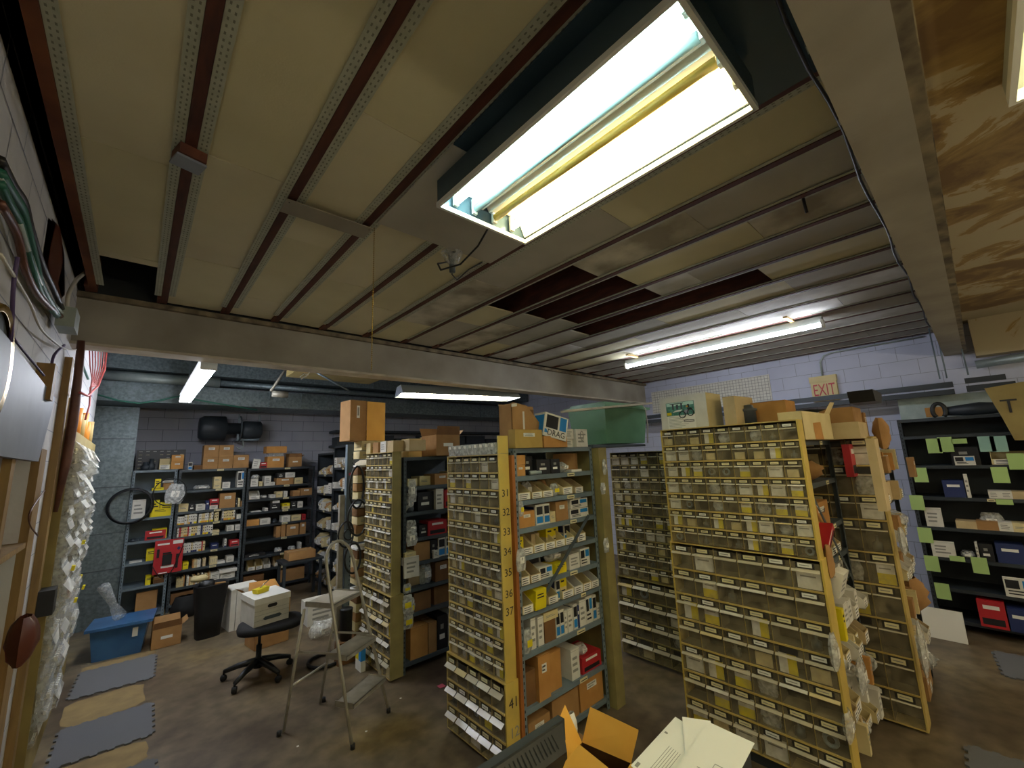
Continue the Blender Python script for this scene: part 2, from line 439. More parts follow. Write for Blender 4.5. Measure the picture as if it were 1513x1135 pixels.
# fan
fc = PX(343, 638, 1, 8.75)
f = thing('exhaust_fan', 'dark drum blower fan mounted high on the rear wall above the rack', 'fan', (fc.x, 8.98, fc.z+.06))
R90 = Matrix.Rotation(PI/2, 4, 'Y')
b = MB().m('steel_black').lathe([(.0, -.42), (.17, -.42), (.21, -.36), (.215, -.05), (.1, -.02), (.1, .25), (0, .25)], 20, R90); b.build('housing', f, (-.05, -.15, 0))
b = MB().m('steel_dark').tube([(math.cos(a)*.0, math.cos(a)*.22, math.sin(a)*.22) for a in [2*PI*k/20 for k in range(20)]], .012, 6, closed=True)
b.build('guard_ring', f, (.12, -.15, 0))
b = MB().m('steel_grey').bar((.1, -.15, -.2), (.1, -.15, .26), .03, .03).bar((.42, -.15, -.2), (.42, -.15, .26), .03, .03).bar((.1, -.15, -.2), (.42, -.15, -.2), .03, .03)
b.bar((.1, .18, -.2), (.1, -.15, -.2), .03, .03).bar((.42, .18, -.2), (.42, -.15, -.2), .03, .03); b.build('bracket', f)
b = MB().m('steel_black').lathe([(0, -.16), (.14, -.16), (.16, -.1), (.16, .14), (.1, .17), (0, .17)], 16, R90); b.build('motor', f, (.3, -.15, -.02))
b = MB().m('galv_pale').tube([(.18, -.15, -.2), (.2, -.17, -.32), (.14, -.17, -.37), (.08, -.17, -.32)], .012, 6); b.build('cord', f)

# ------------------------------------------------------------------ lamps
def tube_lamp(parent, x, y0, y1, z, matn, r=.016):
    b = MB().m(matn).tube([(x, y0, z), (x, y1, z)], r, 8); b.build('fluorescent_tube', parent)
# main troffer
t = thing('ceiling_light', 'large open four-tube ceiling troffer with cool and yellow tubes above the aisle', 'light', (1.265, .955, 3.31))
W2, L2, H2 = .285, .60, .13
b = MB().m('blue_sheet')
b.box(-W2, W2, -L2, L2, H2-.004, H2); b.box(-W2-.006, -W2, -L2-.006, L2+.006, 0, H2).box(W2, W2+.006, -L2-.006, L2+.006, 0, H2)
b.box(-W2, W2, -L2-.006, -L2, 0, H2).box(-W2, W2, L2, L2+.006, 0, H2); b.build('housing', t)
b = MB().m('fixture_white')
b.prism([(-.283, .02), (-.275, .02), (-.235, .11), (-.09, .115), (-.055, .075), (-.02, .075), (-.0, .11), (.02, .075), (.055, .075), (.09, .115), (.235, .11), (.275, .02), (.283, .02), (.283, .124), (-.283, .124)], -.595, .595)
b.build('reflector', t)
b = MB().m('fixture_white').box(-.295, .295, .595, .61, -.012, .012).box(-.295, .295, -.61, -.595, -.012, .012).box(-.295, -.28, -.6, .6, -.012, .012).box(.28, .295, -.6, .6, -.012, .012)
b.build('frame', t)
for x, mm in ((-.2, 'tube_cool'), (-.085, 'tube_glass_grey'), (.045, 'tube_glass_yellow'), (.17, 'tube_warm')):
    tube_lamp(t, x, -.57, .57, .045, mm, .019)
for x in (-.2, -.085, .045, .17):
    for y in (-.59, .575): MB().m('fixture_white').box(x-.013, x+.013, y, y+.015, .02, .1).build('socket', t)
b = MB().m('black_plastic').tube([(.05, .61, .04), (.1, .8, .0), (.08, .95, -.06), (.05, 1.12, -.04), (.14, 1.3, .1), (.3, 1.36, .19)], .006, 6)
b.build('power_cord', t)
# long strip on the far side
t = thing('strip_light', 'long bare white strip light glowing below the ceiling by the exit wall', 'light', (5.43, 2.17, 3.38))
MB().m('fixture_shell').box(-.035, .035, -1.23, 1.23, .03, .1).build('housing', t)
tube_lamp(t, -.03, -1.21, 1.21, .0, 'tube_white', .018)
for y in (-1.24, 1.215): MB().m('fixture_white').box(-.05, .03, y, y+.025, -.025, .06).build('lamp_holder', t)
b = MB().m('wood_pale').box(-.3, .05, -.98, -.94, .1, .118).box(-.3, .05, 1.0, 1.04, .1, .118).box(-.02, .02, -.98, 1.04, .1, .11); b.build('mounting_batten', t)
# rear strip with two tubes
t = thing('strip_light', 'bright twin-tube strip light hanging over the grey racks in the rear', 'light', (.44, 6.0, 3.05))
MB().m('fixture_white').prism([(-.07, .09), (.07, .09), (.05, .03), (-.05, .03)], -1.26, 1.26).build('housing', t)
tube_lamp(t, -.042, -1.22, 1.22, .0, 'tube_white', .019); tube_lamp(t, .042, -1.22, 1.22, .0, 'tube_white', .019)
for y in (-1.25, 1.225): MB().m('fixture_white').box(-.065, .065, y, y+.025, -.02, .06).build('lamp_holder', t)
for y in (-.9, 1): MB().m('steel_grey').bar((0, y, .09), (0, y, .95), .01, .01).build('hanger', t)
# hanging shop light
t = thing('shop_light', 'hanging hooded shop light with cream glow behind the wide beam', 'light', (3.48, 5.0, 3.0), math.radians(-12.7))
MB().m('fixture_shell').prism([(0, .13), (0, .12), (.1, .12), (.22, .0), (.23, .0), (.11, .13)], -.9, .9, Matrix.Rotation(PI/2, 4, 'Z') @ Matrix.Translation((0, 0, 0))).prism([(0, .13), (0, .12), (-.1, .12), (-.22, .0), (-.23, .0), (-.11, .13)], -.9, .9, Matrix.Rotation(PI/2, 4, 'Z')).build('hood', t)
b = MB().m('panel_blue_grey')
b.add([(-.9, -.23, 0), (-.9, .23, 0), (-.9, .11, .13), (-.9, -.11, .13)], [(0, 1, 2, 3)]).add([(.9, -.23, 0), (.9, .23, 0), (.9, .11, .13), (.9, -.11, .13)], [(3, 2, 1, 0)]); b.build('end_plate', t)
for yy in (-.08, .08): MB().m('tube_cream').tube([(-.87, yy, .045), (.87, yy, .045)], .02, 8).build('fluorescent_tube', t)
b = MB().m('chrome')
for xx in (-.75, .75): b.tube([(xx, 0, .13), (xx, 0, .98)], .004, 5)
b.build('hanging_wire', t)
# troffer over the south bay
p0 = PX(1483, 157, 2, 3.47)
t = thing('ceiling_light', 'yellowish framed ceiling light cut off beside the stained plaster', 'light', (p0.x-.62, p0.y-.31, 3.45))
MB().m('fixture_shell').box(-.61, .61, -.3, .3, .05, .11).build('housing', t)
MB().m('fixture_white').box(-.61, .61, .28, .3, 0, .05).box(-.61, .61, -.3, -.28, 0, .05).box(.59, .61, -.28, .28, 0, .05).box(-.61, -.59, -.28, .28, 0, .05).build('frame', t)
for yy in (-.15, .15): MB().m('tube_warm').tube([(-.57, yy, .025), (.57, yy, .025)], .019, 8).build('fluorescent_tube', t)
# ------------------------------------------------------------------ frames for placing
class Fr:
    def __init__(s, x, y, z=0, rz=0): s.o = Vector((x, y, z)); s.rz = rz; s.c = math.cos(rz); s.s = math.sin(rz)
    def at(s, x, y, z): return Vector((s.o.x+x*s.c-y*s.s, s.o.y+x*s.s+y*s.c, s.o.z+z))
def shelving(name, label, fr, W, D, H, zs, matn='steel_grey', tags=(), group=None, back=True, sides=False, brace=None, fam='steel shelving unit'):
    t = thing(name, label, 'shelving', fr.o, fr.rz, group)
    for (x, sx) in ((0, 1), (W, -1)):
        for (y, sy) in ((0, 1), (D, -1)):
            b = MB().m(matn)
            b.box(min(x, x+sx*.035), max(x, x+sx*.035), min(y, y+sy*.003), max(y, y+sy*.003), 0, H)
            b.box(min(x, x+sx*.003), max(x, x+sx*.003), min(y, y+sy*.035), max(y, y+sy*.035), 0, H)
            if y == 0:
                b.m('hole'); n = int(H/.045)
                for k in range(n):
                    z = .02+k*.045; xx = x+sx*.018
                    b.quad((xx-.004, -.0008, z), (xx+.004, -.0008, z), (xx+.004, -.0008, z+.018), (xx-.004, -.0008, z+.018))
                    yy = .018; xe = x-sx*.0008
                    b.quad((xe, yy-.004, z), (xe, yy+.004, z), (xe, yy+.004, z+.018), (xe, yy-.004, z+.018))
            b.build('post', t)
    for k, z in enumerate(zs):
        b = MB().m(matn).box(.004, W-.004, .004, D-.004, z-.006, z)
        b.box(.004, W-.004, .004, .008, z-.036, z-.006).box(.004, W-.004, D-.008, D-.004, z-.036, z-.006)
        b.box(.004, .008, .01, D-.01, z-.03, z-.006).box(W-.008, W-.004, .01, D-.01, z-.03, z-.006)
        b.build('shelf', t)
    for (x, z, w) in tags: MB().m('cream_label').box(x, x+w, -.0025, .002, z-.033, z-.005).m('ink').quad((x+.01, -.003, z-.024), (x+w-.01, -.003, z-.024), (x+w-.01, -.003, z-.017), (x+.01, -.003, z-.017)).build('shelf_tag', t)
    if back: MB().m(matn).box(.004, W-.004, D-.0035, D-.0025, .02, H-.01).build('back_panel', t)
    if sides:
        for x in (.0045, W-.0055): MB().m(matn).box(x, x+.001, .01, D-.01, .02, H-.01).build('side_panel', t)
    if brace: MB().m('steel_dark').bar((brace[0], -.008, brace[1]), (brace[2], -.008, brace[3]), .004, .03).build('diagonal_brace', t)
    return t

# ------------------------------------------------------------------ drawer cabinets
_dm = {}
def drawer_mesh(w, h, d, lip, lab):
    k = (round(w, 4), round(h, 4), lip, lab)
    if k in _dm: return _dm[k]
    b = MB().m('drawer_plastic'); e = .003; H = h-.016; D = d-.02
    b.quad((e, 0, .002), (w-e, 0, .002), (w-e, 0, H), (e, 0, H)).quad((e, D, .002), (e, 0, .002), (e, 0, H*.9), (e, D, H*.9)).quad((w-e, 0, .002), (w-e, D, .002), (w-e, D, H*.9), (w-e, 0, H*.9)).quad((e, 0, .002), (e, D, .002), (w-e, D, .002), (w-e, 0, .002))
    z = H*.74; L = lip
    b.m({1: 'lip_plastic', 2: 'white_card', 3: 'cream_card'}[lab] if lab else 'lip_plastic')
    b.quad((e*1.5, -.001, z), (w-e*1.5, -.001, z), (w-e*1.5, -L, z-L*.75), (e*1.5, -L, z-L*.75)).quad((e*1.5, -L, z-L*.75), (w-e*1.5, -L, z-L*.75), (w-e*1.5, -L*1.15, z-L*.55), (e*1.5, -L*1.15, z-L*.55))
    b.m('label_dark').quad((w*.18, -.0015, H*.78), (w*.82, -.0015, H*.78), (w*.82, -.0015, H*.99), (w*.18, -.0015, H*.99))
    _dm[k] = b.data('drawer'); return _dm[k]
_lm = {}
def label_mesh(w, h, v):
    k = (round(w, 4), round(h, 4), v)
    if k in _lm: return _lm[k]
    H = h-.016; b = MB().m(['cream_label', 'paper'][v]).box(w*.26, w*.74, -.004, -.002, H*.82, H*.97)
    b.m('grey_ink').quad((w*.32, -.0045, H*.88), (w*.66, -.0045, H*.88), (w*.66, -.0045, H*.91), (w*.32, -.0045, H*.91))
    _lm[k] = b.data('label'); return _lm[k]
_cm = {}
def content_mesh(kind, w, h):
    k = (kind, round(w, 3), round(h, 3))
    if k in _cm: return _cm[k]
    b = MB(); r = random.Random(hash(kind) % 97 if False else len(_cm))
    if kind == 'yellow':
        b.m('paper').box(0, w, 0, .006, h*.5, h).m('yellow_card').box(0, w, 0, .006, 0, h*.5).m('grey_ink').quad((w*.15, -.0006, h*.7), (w*.8, -.0006, h*.7), (w*.8, -.0006, h*.76), (w*.15, -.0006, h*.76))
    elif kind == 'halfyellow':
        b.m('paper').box(0, w*.5, 0, .006, 0, h).m('yellow_card').box(w*.5, w, 0, .006, 0, h)
    elif kind == 'white':
        b.m('paper').box(0, w, 0, .01, 0, h).m('grey_ink').quad((w*.15, -.0006, h*.6), (w*.8, -.0006, h*.6), (w*.8, -.0006, h*.68), (w*.15, -.0006, h*.68))
    elif kind == 'cream':
        b.m('cream_card').box(0, w, 0, .012, 0, h*.8)
    elif kind == 'ring':
        b.m('steel_grey').tube([(w/2+w*.32*math.cos(2*PI*j/14), .012, h*.45+w*.32*math.sin(2*PI*j/14)) for j in range(14)], w*.12, 6, closed=True)
    elif kind == 'bag':
        b.m('polybag').pillow(w, .03, h, len(_cm), 4, 5); b.v = [(x+w/2, y, z) for x, y, z in b.v]
    else:
        b.m('steel_dark').lathe([(0, 0), (w*.3, 0), (w*.3, h*.4), (w*.12, h*.45), (w*.12, h*.7), (0, h*.7)], 10); b.v = [(x+w/2, y+w*.3, z) for x, y, z in b.v]
    _cm[k] = b.data('drawer_content'); return _cm[k]
CK = {'yellow': ('parts_packet', 'white and yellow parts packet', 'packet'), 'halfyellow': ('parts_packet', 'half white half yellow parts packet', 'packet'), 'white': ('parts_packet', 'plain white parts packet', 'packet'),
      'cream': ('parts_card', 'cream card', 'card'), 'ring': ('metal_ring', 'grey ring-shaped part', 'part'), 'bag': ('parts_bag', 'clear bag of parts', 'bag'), 'part': ('metal_part', 'dark turned metal part', 'part')}
def cabinet(label, fr, W, D, rows, nc, paint, side='yellow_paint', lip=.012, short='', rail_mat=None, pfill=.6, big=False, whitelip=.15, rng=None, cut=None):
    """rows: heights from the bottom; nc drawers per row"""
    t = thing('drawer_cabinet', label, 'cabinet', fr.o, fr.rz, None)
    H = sum(rows)+.02; sw = .012
    MB().m(side).box(W-sw, W, 0, D, 0, H).build('side_panel', t)
    MB().m(side).box(0, sw, 0, D, 0, H).build('side_panel', t)
    b = MB().m(paint); z = .01; cw = (W-2*sw)/nc
    b.box(sw, W-sw, 0, D, 0, .008).box(sw, W-sw, 0, D, H-.008, H)
    b.m('cabinet_inside_shade').box(sw, W-sw, D-.004, D-.002, .008, H-.008)
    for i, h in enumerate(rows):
        if i: b.m('cabinet_inside_shade').box(sw, W-sw, .004, D-.006, z-.004, z+.001).m(paint).box(sw, W-sw, -.008, .004, z-.008, z+.003)
        b.m('cabinet_inside_shade')
        for j in range(1, nc): b.box(sw+cw*j-.0018, sw+cw*j+.0018, .002, D-.006, z+.002, z+h-.006).m('board_tan').box(sw+cw*j-.0016, sw+cw*j+.0016, -.0045, .002, z+.002, z+h-.006).m('cabinet_inside_shade')
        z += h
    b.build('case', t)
    z = .01; tot = len(rows); R = rng or rnd
    for i, h in enumerate(rows):
        for j in range(nc):
            v = R.random()
            lab = 2 if v < whitelip*.6 else 3 if v < whitelip else 1
            o = inst('drawer', drawer_mesh(cw, h, D, lip, lab), t, (sw+cw*j, -.003+R.uniform(-.004, 0), z+.002))
            if R.random() < .93: inst('label', label_mesh(cw, h, int(R.random() < .3)), o)
            if R.random() < pfill:
                k = R.choices(['yellow', 'halfyellow', 'white', 'cream', 'ring', 'bag', 'part'], [3, 2.5, 3, 2, 1.2, 3, 2.5])[0]
                w = cw*(.8 if k in ('white', 'bag') else .62); hh = (h-.02)*(.72 if k != 'cream' else .6)
                nm, ds, cat = CK[k]
                p = fr.at(sw+cw*j+(cw-w)*R.uniform(.15, .85), .012, z+.006)
                c = inst(nm, content_mesh(k, w, hh), None, p, (0, 0, fr.rz+R.uniform(-.04, .04)))
                tag(c, '%s in %s row, %s drawer, %s' % (ds, ordn(tot-i), ordn(j+1), short), cat, 'small parts inside the clear drawers')
        z += h
    return t
R1 = random.Random(11)
# cabinets facing -X; frame origin is the far-Y lower corner of the front face
XF = 2.03
cabinet('small upper drawer cabinet with yellow side numbered in marker, middle aisle end', Fr(XF, 3.13, .57, RX), .70, .10, [.1285]*12, 6, 'tan_paint', 'yellow_paint', .013, 'numbered yellow-side cabinet', pfill=.72, whitelip=.12, rng=R1)
cabinet('low drawer cabinet on the floor under the yellow numbered cabinet', Fr(XF-.015, 3.15, .03, RX), .73, .14, [.175]*3, 5, 'tan_paint', 'yellow_paint', .032, 'low cabinet marked 41', pfill=.5, whitelip=.3, rng=R1)
MB_ = MB().m('steel_black').box(0, .68, .02, .12, 0, .03).build('plinth', None, Fr(XF, 3.13, 0, RX).o, (0, 0, RX)); tag(MB_, 'black plinth under the low drawer cabinet marked 41', 'plinth')
cabinet('tall upper drawer cabinet with olive side beside the stepladder', Fr(XF, 4.86, .77, RX), .68, .10, [.1295]*11, 6, 'tan_paint', 'olive_and_shaded_paint', .018, 'olive-side cabinet by ladder', pfill=.55, whitelip=.45, rng=R1)
cabinet('low drawer cabinet with pale lips behind the stepladder', Fr(XF-.012, 4.88, .02, RX), .72, .14, [.184]*4, 5, 'tan_paint', 'olive_and_shaded_paint', .03, 'low cabinet by ladder', pfill=.4, whitelip=.5, rng=R1)
cabinet('shadowed upper drawer cabinet in the gap behind the middle shelving', Fr(4.05, 2.86, .79, RX), .72, .10, [.1300]*10, 6, 'olive_and_shaded_paint', 'olive_and_shaded_paint', .012, 'shadowed far cabinet', pfill=.6, whitelip=.12, rng=R1)
cabinet('shadowed low drawer cabinet with large bins behind the middle shelving', Fr(4.04, 2.88, .03, RX), .75, .14, [.185]*4, 4, 'olive_and_shaded_paint', 'olive_and_shaded_paint', .03, 'shadowed low cabinet', pfill=.35, whitelip=.3, rng=R1)
cabinet('large upper cabinet of sixty-three clear drawers under the motorcycle picture box', Fr(3.3, 1.80, 1.375, RX), 1.0, .10, [.1265]*7, 9, 'tan_paint', 'yellow_paint', .011, 'large near cabinet', pfill=.92, whitelip=.3, rng=R1)
cabinet('large lower cabinet of wide clear drawers by the papers', Fr(3.29, 1.81, .075, RX), 1.02, .14, [.184]*7, 6, 'tan_paint', 'yellow_paint', .020, 'large lower near cabinet', pfill=.6, whitelip=.22, rng=R1)
tag(MB().m('steel_black').box(0, .98, .02, .12, 0, .075).build('plinth', None, Fr(3.3, 1.79, 0, RX).o, (0, 0, RX)), 'black plinth under the large lower drawer cabinet', 'plinth')
cabinet('narrow tall tan cabinet showing one column of deep clear bins', Fr(4.45, 1.30, .02, RX), .72, .16, [.225, .25, .25, .25, .24, .25, .19, .24, .22], 4, 'tan_paint', 'tan_paint', .012, 'tall single-column cabinet', pfill=.5, whitelip=.2, rng=R1)
# back-to-back cabinet at the far end of the middle shelving: only its side shows
tag(MB().m('olive_and_shaded_paint').box(0, .12, 0, .70, .0, 2.16).build('cabinet_end', None, (3.17, 2.36, 0)), 'tan end cabinet closing the far end of the middle shelving', 'cabinet')  # yellow side turned olive, its shadow put into the colour
# pencil and marker numbers on the cabinet sides
yf = 3.13-.70-.0012
for s_, px in (('31', (748, 729)), ('32', (749, 757)), ('33', (750, 786)), ('34', (752, 815)), ('35', (753, 846)), ('36', (755, 877)), ('37', (756, 903))):
    p = PX(px[0], px[1], 1, yf)
    n = inst('marker_number', text_mesh('marker_number', s_, .075, 'ink'), None, (XF+.055, yf, p.z), (PI/2, 0, 0)); tag(n, 'handwritten marker number %s on the yellow cabinet side' % {'31': 'thirty-one', '32': 'thirty-two', '33': 'thirty-three', '34': 'thirty-four', '35': 'thirty-five', '36': 'thirty-six', '37': 'thirty-seven'}[s_], 'number')
for s_, z in (('41', .44), ('12', .26)):
    n = inst('marker_number', text_mesh('marker_number', s_, .09, 'ink' if s_ == '41' else 'grey_ink'), None, (XF+.055, 3.15-.73-.0012, z), (PI/2, 0, 0)); tag(n, '%s marker number low on the yellow cabinet side' % {'41': 'dark handwritten forty-one', '12': 'faded grey twelve'}[s_], 'number')
# row of small clear cups on top of the numbered cabinet
for j in range(9):
    w = .072; b = MB().m('polybag').box(0, w-.004, 0, .09, 0, .004).quad((0, 0, 0), (w-.004, 0, 0), (w-.004, -.012, .085), (0, -.012, .085)).quad((0, .09, 0), (0, 0, 0), (0, -.012, .085), (0, .1, .085)).quad((w-.004, 0, 0), (w-.004, .09, 0), (w-.004, .1, .085), (w-.004, -.012, .085)).quad((w-.004, .09, 0), (0, .09, 0), (0, .1, .085), (w-.004, .1, .085))
    b.m('paper').quad((.018, -.0115, .055), (.05, -.0115, .055), (.05, -.0135, .078), (.018, -.0135, .078))
    b.m('polybag').pillow(.04, .03, .05, j, 3, 4)
    f_ = Fr(XF, 3.11, 2.134, RX); o = b.build('clear_cup', None, f_.at(.012+w*j, 0, 0), (0, 0, RX))
    tag(o, 'small clear cup, %s in the row on top of the numbered cabinet' % ordn(j+1), 'cup', 'clear cups on the numbered cabinet')
tag(MB().m('yellow_paint').box(.0, .10, -.0, .012, 0, .135).build('end_plate', None, (XF, 2.43, 2.134)), 'yellow end plate beside the clear cups on the numbered cabinet', 'plate')

# ------------------------------------------------------------------ boxes and bins
CNT = [0]
def mk(kind, w, d, h, seed=0):
    """mesh with its front lower corner at 0, front facing -Y"""
    b = MB(); r = random.Random(seed); e = -.0007
    def fq(x0, x1, z0, z1, mm): b.m(mm).quad((x0*w, e, z0*h), (x1*w, e, z0*h), (x1*w, e, z1*h), (x0*w, e, z1*h))
    def txt(x0, x1, z0, z1, n, mm='grey_ink'):
        for k in range(n):
            zz = z0+(z1-z0)*(k+.25)/n; fq(x0, x1-(x1-x0)*r.uniform(0, .35), zz, zz+(z1-z0)*.45/n, mm)
    def side(y0, y1, z0, z1, mm): b.m(mm).quad((e, y1*d, z0*h), (e, y0*d, z0*h), (e, y0*d, z1*h), (e, y1*d, z1*h))
    if kind in ('carton', 'carton_v', 'carton_o', 'carton_d', 'carton_p', 'carton_l', 'carton_ol'):
        mm = {'carton': 'cardboard', 'carton_l': 'cardboard', 'carton_o': 'cardboard_orange', 'carton_v': 'cardboard_olive', 'carton_ol': 'cardboard_orange', 'carton_d': 'cardboard_dark', 'carton_p': 'cardboard_pale'}[kind]
        b.m(mm).box(0, w, 0, d, 0, h)
        b.m('tape').quad((0, d*.46, h+.0005), (w, d*.46, h+.0005), (w, d*.54, h+.0005), (0, d*.54, h+.0005))
        fq(0, 1, .985, .992, 'cardboard_dark')
        if kind[-1] in 'lv' or r.random() < .3: fq(.3, .72, .6, .8, 'paper'); txt(.34, .68, .62, .78, 2)
    elif kind == 'white':
        b.m('white_card').box(0, w, 0, d, 0, h); txt(.15, .85, .2, .8, 3); fq(0, 1, .93, .94, 'grey_ink')
    elif kind == 'cream': b.m('cream_card').box(0, w, 0, d, 0, h); txt(.15, .8, .35, .65, 2)
    elif kind == 'blue':      # white box with black and blue panels
        b.m('white_card').box(0, w, 0, d, 0, h); fq(.1, .88, .5, .9, 'black_card'); fq(.1, .88, .08, .4, 'blue_card'); side(.1, .9, .55, .9, 'navy_card'); side(.1, .9, .1, .45, 'blue_card'); fq(.9, .97, .1, .9, 'grey_ink')
    elif kind == 'blueh':
        b.m('white_card').box(0, w, 0, d, 0, h); fq(.05, .45, .45, .9, 'black_card'); fq(.55, .95, .5, .9, 'blue_card'); txt(.1, .8, .1, .4, 2, 'ink')
    elif kind == 'yellow': b.m('yellow_card').box(0, w, 0, d, 0, h); txt(.15, .85, .55, .85, 2, 'ink')
    elif kind == 'yellow2': b.m('cream_card').box(0, w, 0, d, 0, h*.5).m('yellow_card').box(0, w, 0, d, h*.5, h); txt(.15, .85, .1, .4, 2, 'ink'); txt(.2, .8, .7, .9, 1, 'ink')
    elif kind == 'book':
        mm = r.choice(['white_card', 'cream_card', 'cream_card', 'white_card']); b.m(mm).box(0, w, 0, d, 0, h)
        fq(0, 1, .0, .2, r.choice(['yellow_card', 'amber_card', 'navy_card', mm])); txt(.25, .75, .3, .9, 2, 'ink')
    elif kind == 'bookc':
        mm = r.choice(['cream_card', 'cardboard_pale', 'cream_card', 'white_card', 'cardboard_orange']); b.m(mm).box(0, w, 0, d, 0, h); txt(.2, .8, .3, .8, 3)
    elif kind == 'bookr':
        mm = r.choice(['white_card', 'red_card', 'white_card', 'cream_card', 'navy_card']); b.m(mm).box(0, w, 0, d, 0, h); txt(.2, .8, .3, .8, 2, 'ink')
    elif kind == 'black': b.m('black_card').box(0, w, 0, d, 0, h); fq(.2, .7, .3, .45, 'paper'); fq(.3, .6, .6, .75, 'grey_ink')
    elif kind == 'red': b.m('red_card').box(0, w, 0, d, 0, h); fq(.1, .9, .1, .35, 'black_card'); fq(.2, .8, .7, .85, 'paper')
    elif kind == 'navy': b.m('navy_card').box(0, w, 0, d, 0, h); fq(.2, .8, .6, .75, 'paper')
    elif kind == 'bin':       # open corrugated parts bin, low front, high back
        mm = r.choice(['cream_card', 'white_card', 'cream_card', 'cardboard_pale']); t = .004; hf = .45*h
        b.m(mm).box(0, w, 0, t, 0, hf).box(0, w, d-t, d, 0, h).box(0, w, 0, d, 0, t)
        for x in (0, w-t): b.add([(x, t, 0), (x+t, t, 0), (x+t, d-t, 0), (x, d-t, 0), (x, t, hf), (x+t, t, hf), (x+t, d-t, h), (x, d-t, h), (x, d*.45, h), (x+t, d*.45, h)], [(0, 3, 7, 8, 4), (1, 5, 9, 6, 2), (4, 8, 9, 5), (8, 7, 6, 9), (0, 4, 5, 1)])
        b.m('paper').quad((w*.06, e, hf*.08), (w*.94, e, hf*.08), (w*.94, e, hf*.92), (w*.06, e, hf*.92)); e2 = e-.0005
        for k in range(3): b.m('ink').quad((w*.12, e2, hf*(.2+.24*k)), (w*r.uniform(.55, .88), e2, hf*(.2+.24*k)), (w*r.uniform(.55, .88), e2, hf*(.29+.24*k)), (w*.12, e2, hf*(.29+.24*k)))
    elif kind == 'open':      # open carton with flaps up
        t = .004; b.m('cardboard').box(0, w, 0, t, 0, h).box(0, w, d-t, d, 0, h).box(0, t, t, d-t, 0, h).box(w-t, w, t, d-t, 0, h).box(0, w, 0, d, 0, t)
        b.m('cardboard_dark').add([(0, 0, h), (w, 0, h), (w*.98, -.05*d, h+.3*d), (.02*w, -.05*d, h+.3*d)], [(0, 1, 2, 3)]); b.m('cardboard').add([(0, d, h), (w, d, h), (w*.98, d*1.2, h+.3*d), (.02*w, d*1.2, h+.3*d)], [(0, 1, 2, 3)])
        b.add([(w, 0, h), (w, d, h), (w*1.22, d*.97, h+.18*d), (w*1.22, .03*d, h+.18*d)], [(0, 1, 2, 3)])
        fq(.3, .7, .45, .6, 'paper')
    elif kind == 'bag': b.m('polybag').pillow(w, d, h, seed); b.v = [(x+w/2, y, z) for x, y, z in b.v]; b.m('paper').quad((w*.3, d*.02, h*.35), (w*.7, d*.02, h*.35), (w*.7, d*.0, h*.65), (w*.3, d*.0, h*.65))
    elif kind == 'bagy': b.m('polybag').pillow(w, d, h, seed); b.v = [(x+w/2, y, z) for x, y, z in b.v]; b.m('yellow_card').quad((w*.2, -.001, h*.3), (w*.75, -.001, h*.3), (w*.75, -.002, h*.6), (w*.2, -.002, h*.6))
    elif kind == 'brownbag': b.m('cardboard').pillow(w, d, h, seed, cr=.6); b.v = [(x+w/2, y, z) for x, y, z in b.v]
    elif kind == 'darkpart': b.m('steel_black').lathe([(0, 0), (w*.5, 0), (w*.5, h*.5), (w*.3, h*.6), (w*.3, h), (0, h)], 12); b.v = [(x+w/2, y+w/2, z) for x, y, z in b.v]
    elif kind == 'tubeh': b.m('galv_pale').tube([(0, d/2, h/2), (w, d/2, h/2)], h/2, 10)
    elif kind == 'paperflat': b.m('paper').box(0, w, 0, d, 0, h); b.m('grey_ink').quad((w*.1, d*.2, h+.0005), (w*.8, d*.2, h+.0005), (w*.8, d*.3, h+.0005), (w*.1, d*.3, h+.0005))
    return b
KN = {'carton_v': ('cardboard_box', 'olive-brown cardboard box with white label', 'box'), 'carton': ('cardboard_box', 'brown cardboard box', 'box'), 'carton_l': ('cardboard_box', 'brown cardboard box with white label', 'box'), 'carton_o': ('cardboard_box', 'orange-brown cardboard box', 'box'), 'carton_ol': ('cardboard_box', 'orange-brown box with white label', 'box'),
      'carton_d': ('cardboard_box', 'dark brown cardboard box', 'box'), 'carton_p': ('cardboard_box', 'pale cardboard box', 'box'), 'white': ('white_box', 'small white printed box', 'box'), 'cream': ('cream_box', 'small cream box', 'box'),
      'blue': ('parts_box', 'white, black and blue parts box', 'box'), 'blueh': ('parts_box', 'flat white, black and blue parts box', 'box'), 'yellow': ('yellow_box', 'yellow parts box', 'box'), 'yellow2': ('yellow_box', 'yellow and cream parts box', 'box'),
      'book': ('thin_box', 'thin upright printed parts box', 'box'), 'bookc': ('thin_box', 'thin upright cream parts box', 'box'), 'bookr': ('thin_box', 'thin upright coloured parts box', 'box'), 'black': ('black_box', 'black box with pale label', 'box'),
      'red': ('red_box', 'red and black box', 'box'), 'navy': ('navy_box', 'navy blue box', 'box'), 'bin': ('parts_bin', 'open parts bin with printed front', 'bin'), 'open': ('open_carton', 'open cardboard carton with raised flaps', 'box'),
      'bag': ('plastic_bag', 'clear plastic bag of parts', 'bag'), 'bagy': ('plastic_bag', 'clear plastic bag with yellow card', 'bag'), 'brownbag': ('brown_parcel', 'crumpled brown paper parcel', 'parcel'), 'darkpart': ('metal_part', 'dark metal part', 'part'),
      'tubeh': ('metal_tube', 'pale metal tube lying flat', 'tube'), 'paperflat': ('paper_sheet', 'white paper sheet lying flat', 'paper')}
def item(kind, fr, x, y, z, w, d, h, label, group=None, rz=0, tilt=0, lean=0, name=None, cat=None):
    CNT[0] += 1; nm, ds, ct = KN[kind]
    o = mk(kind, w, d, h, CNT[0]).build(name or nm)
    o.location = fr.at(x, y, z); o.rotation_euler = Euler((tilt, lean, fr.rz+rz), 'XYZ')
    return tag(o, label, cat or ct, group)
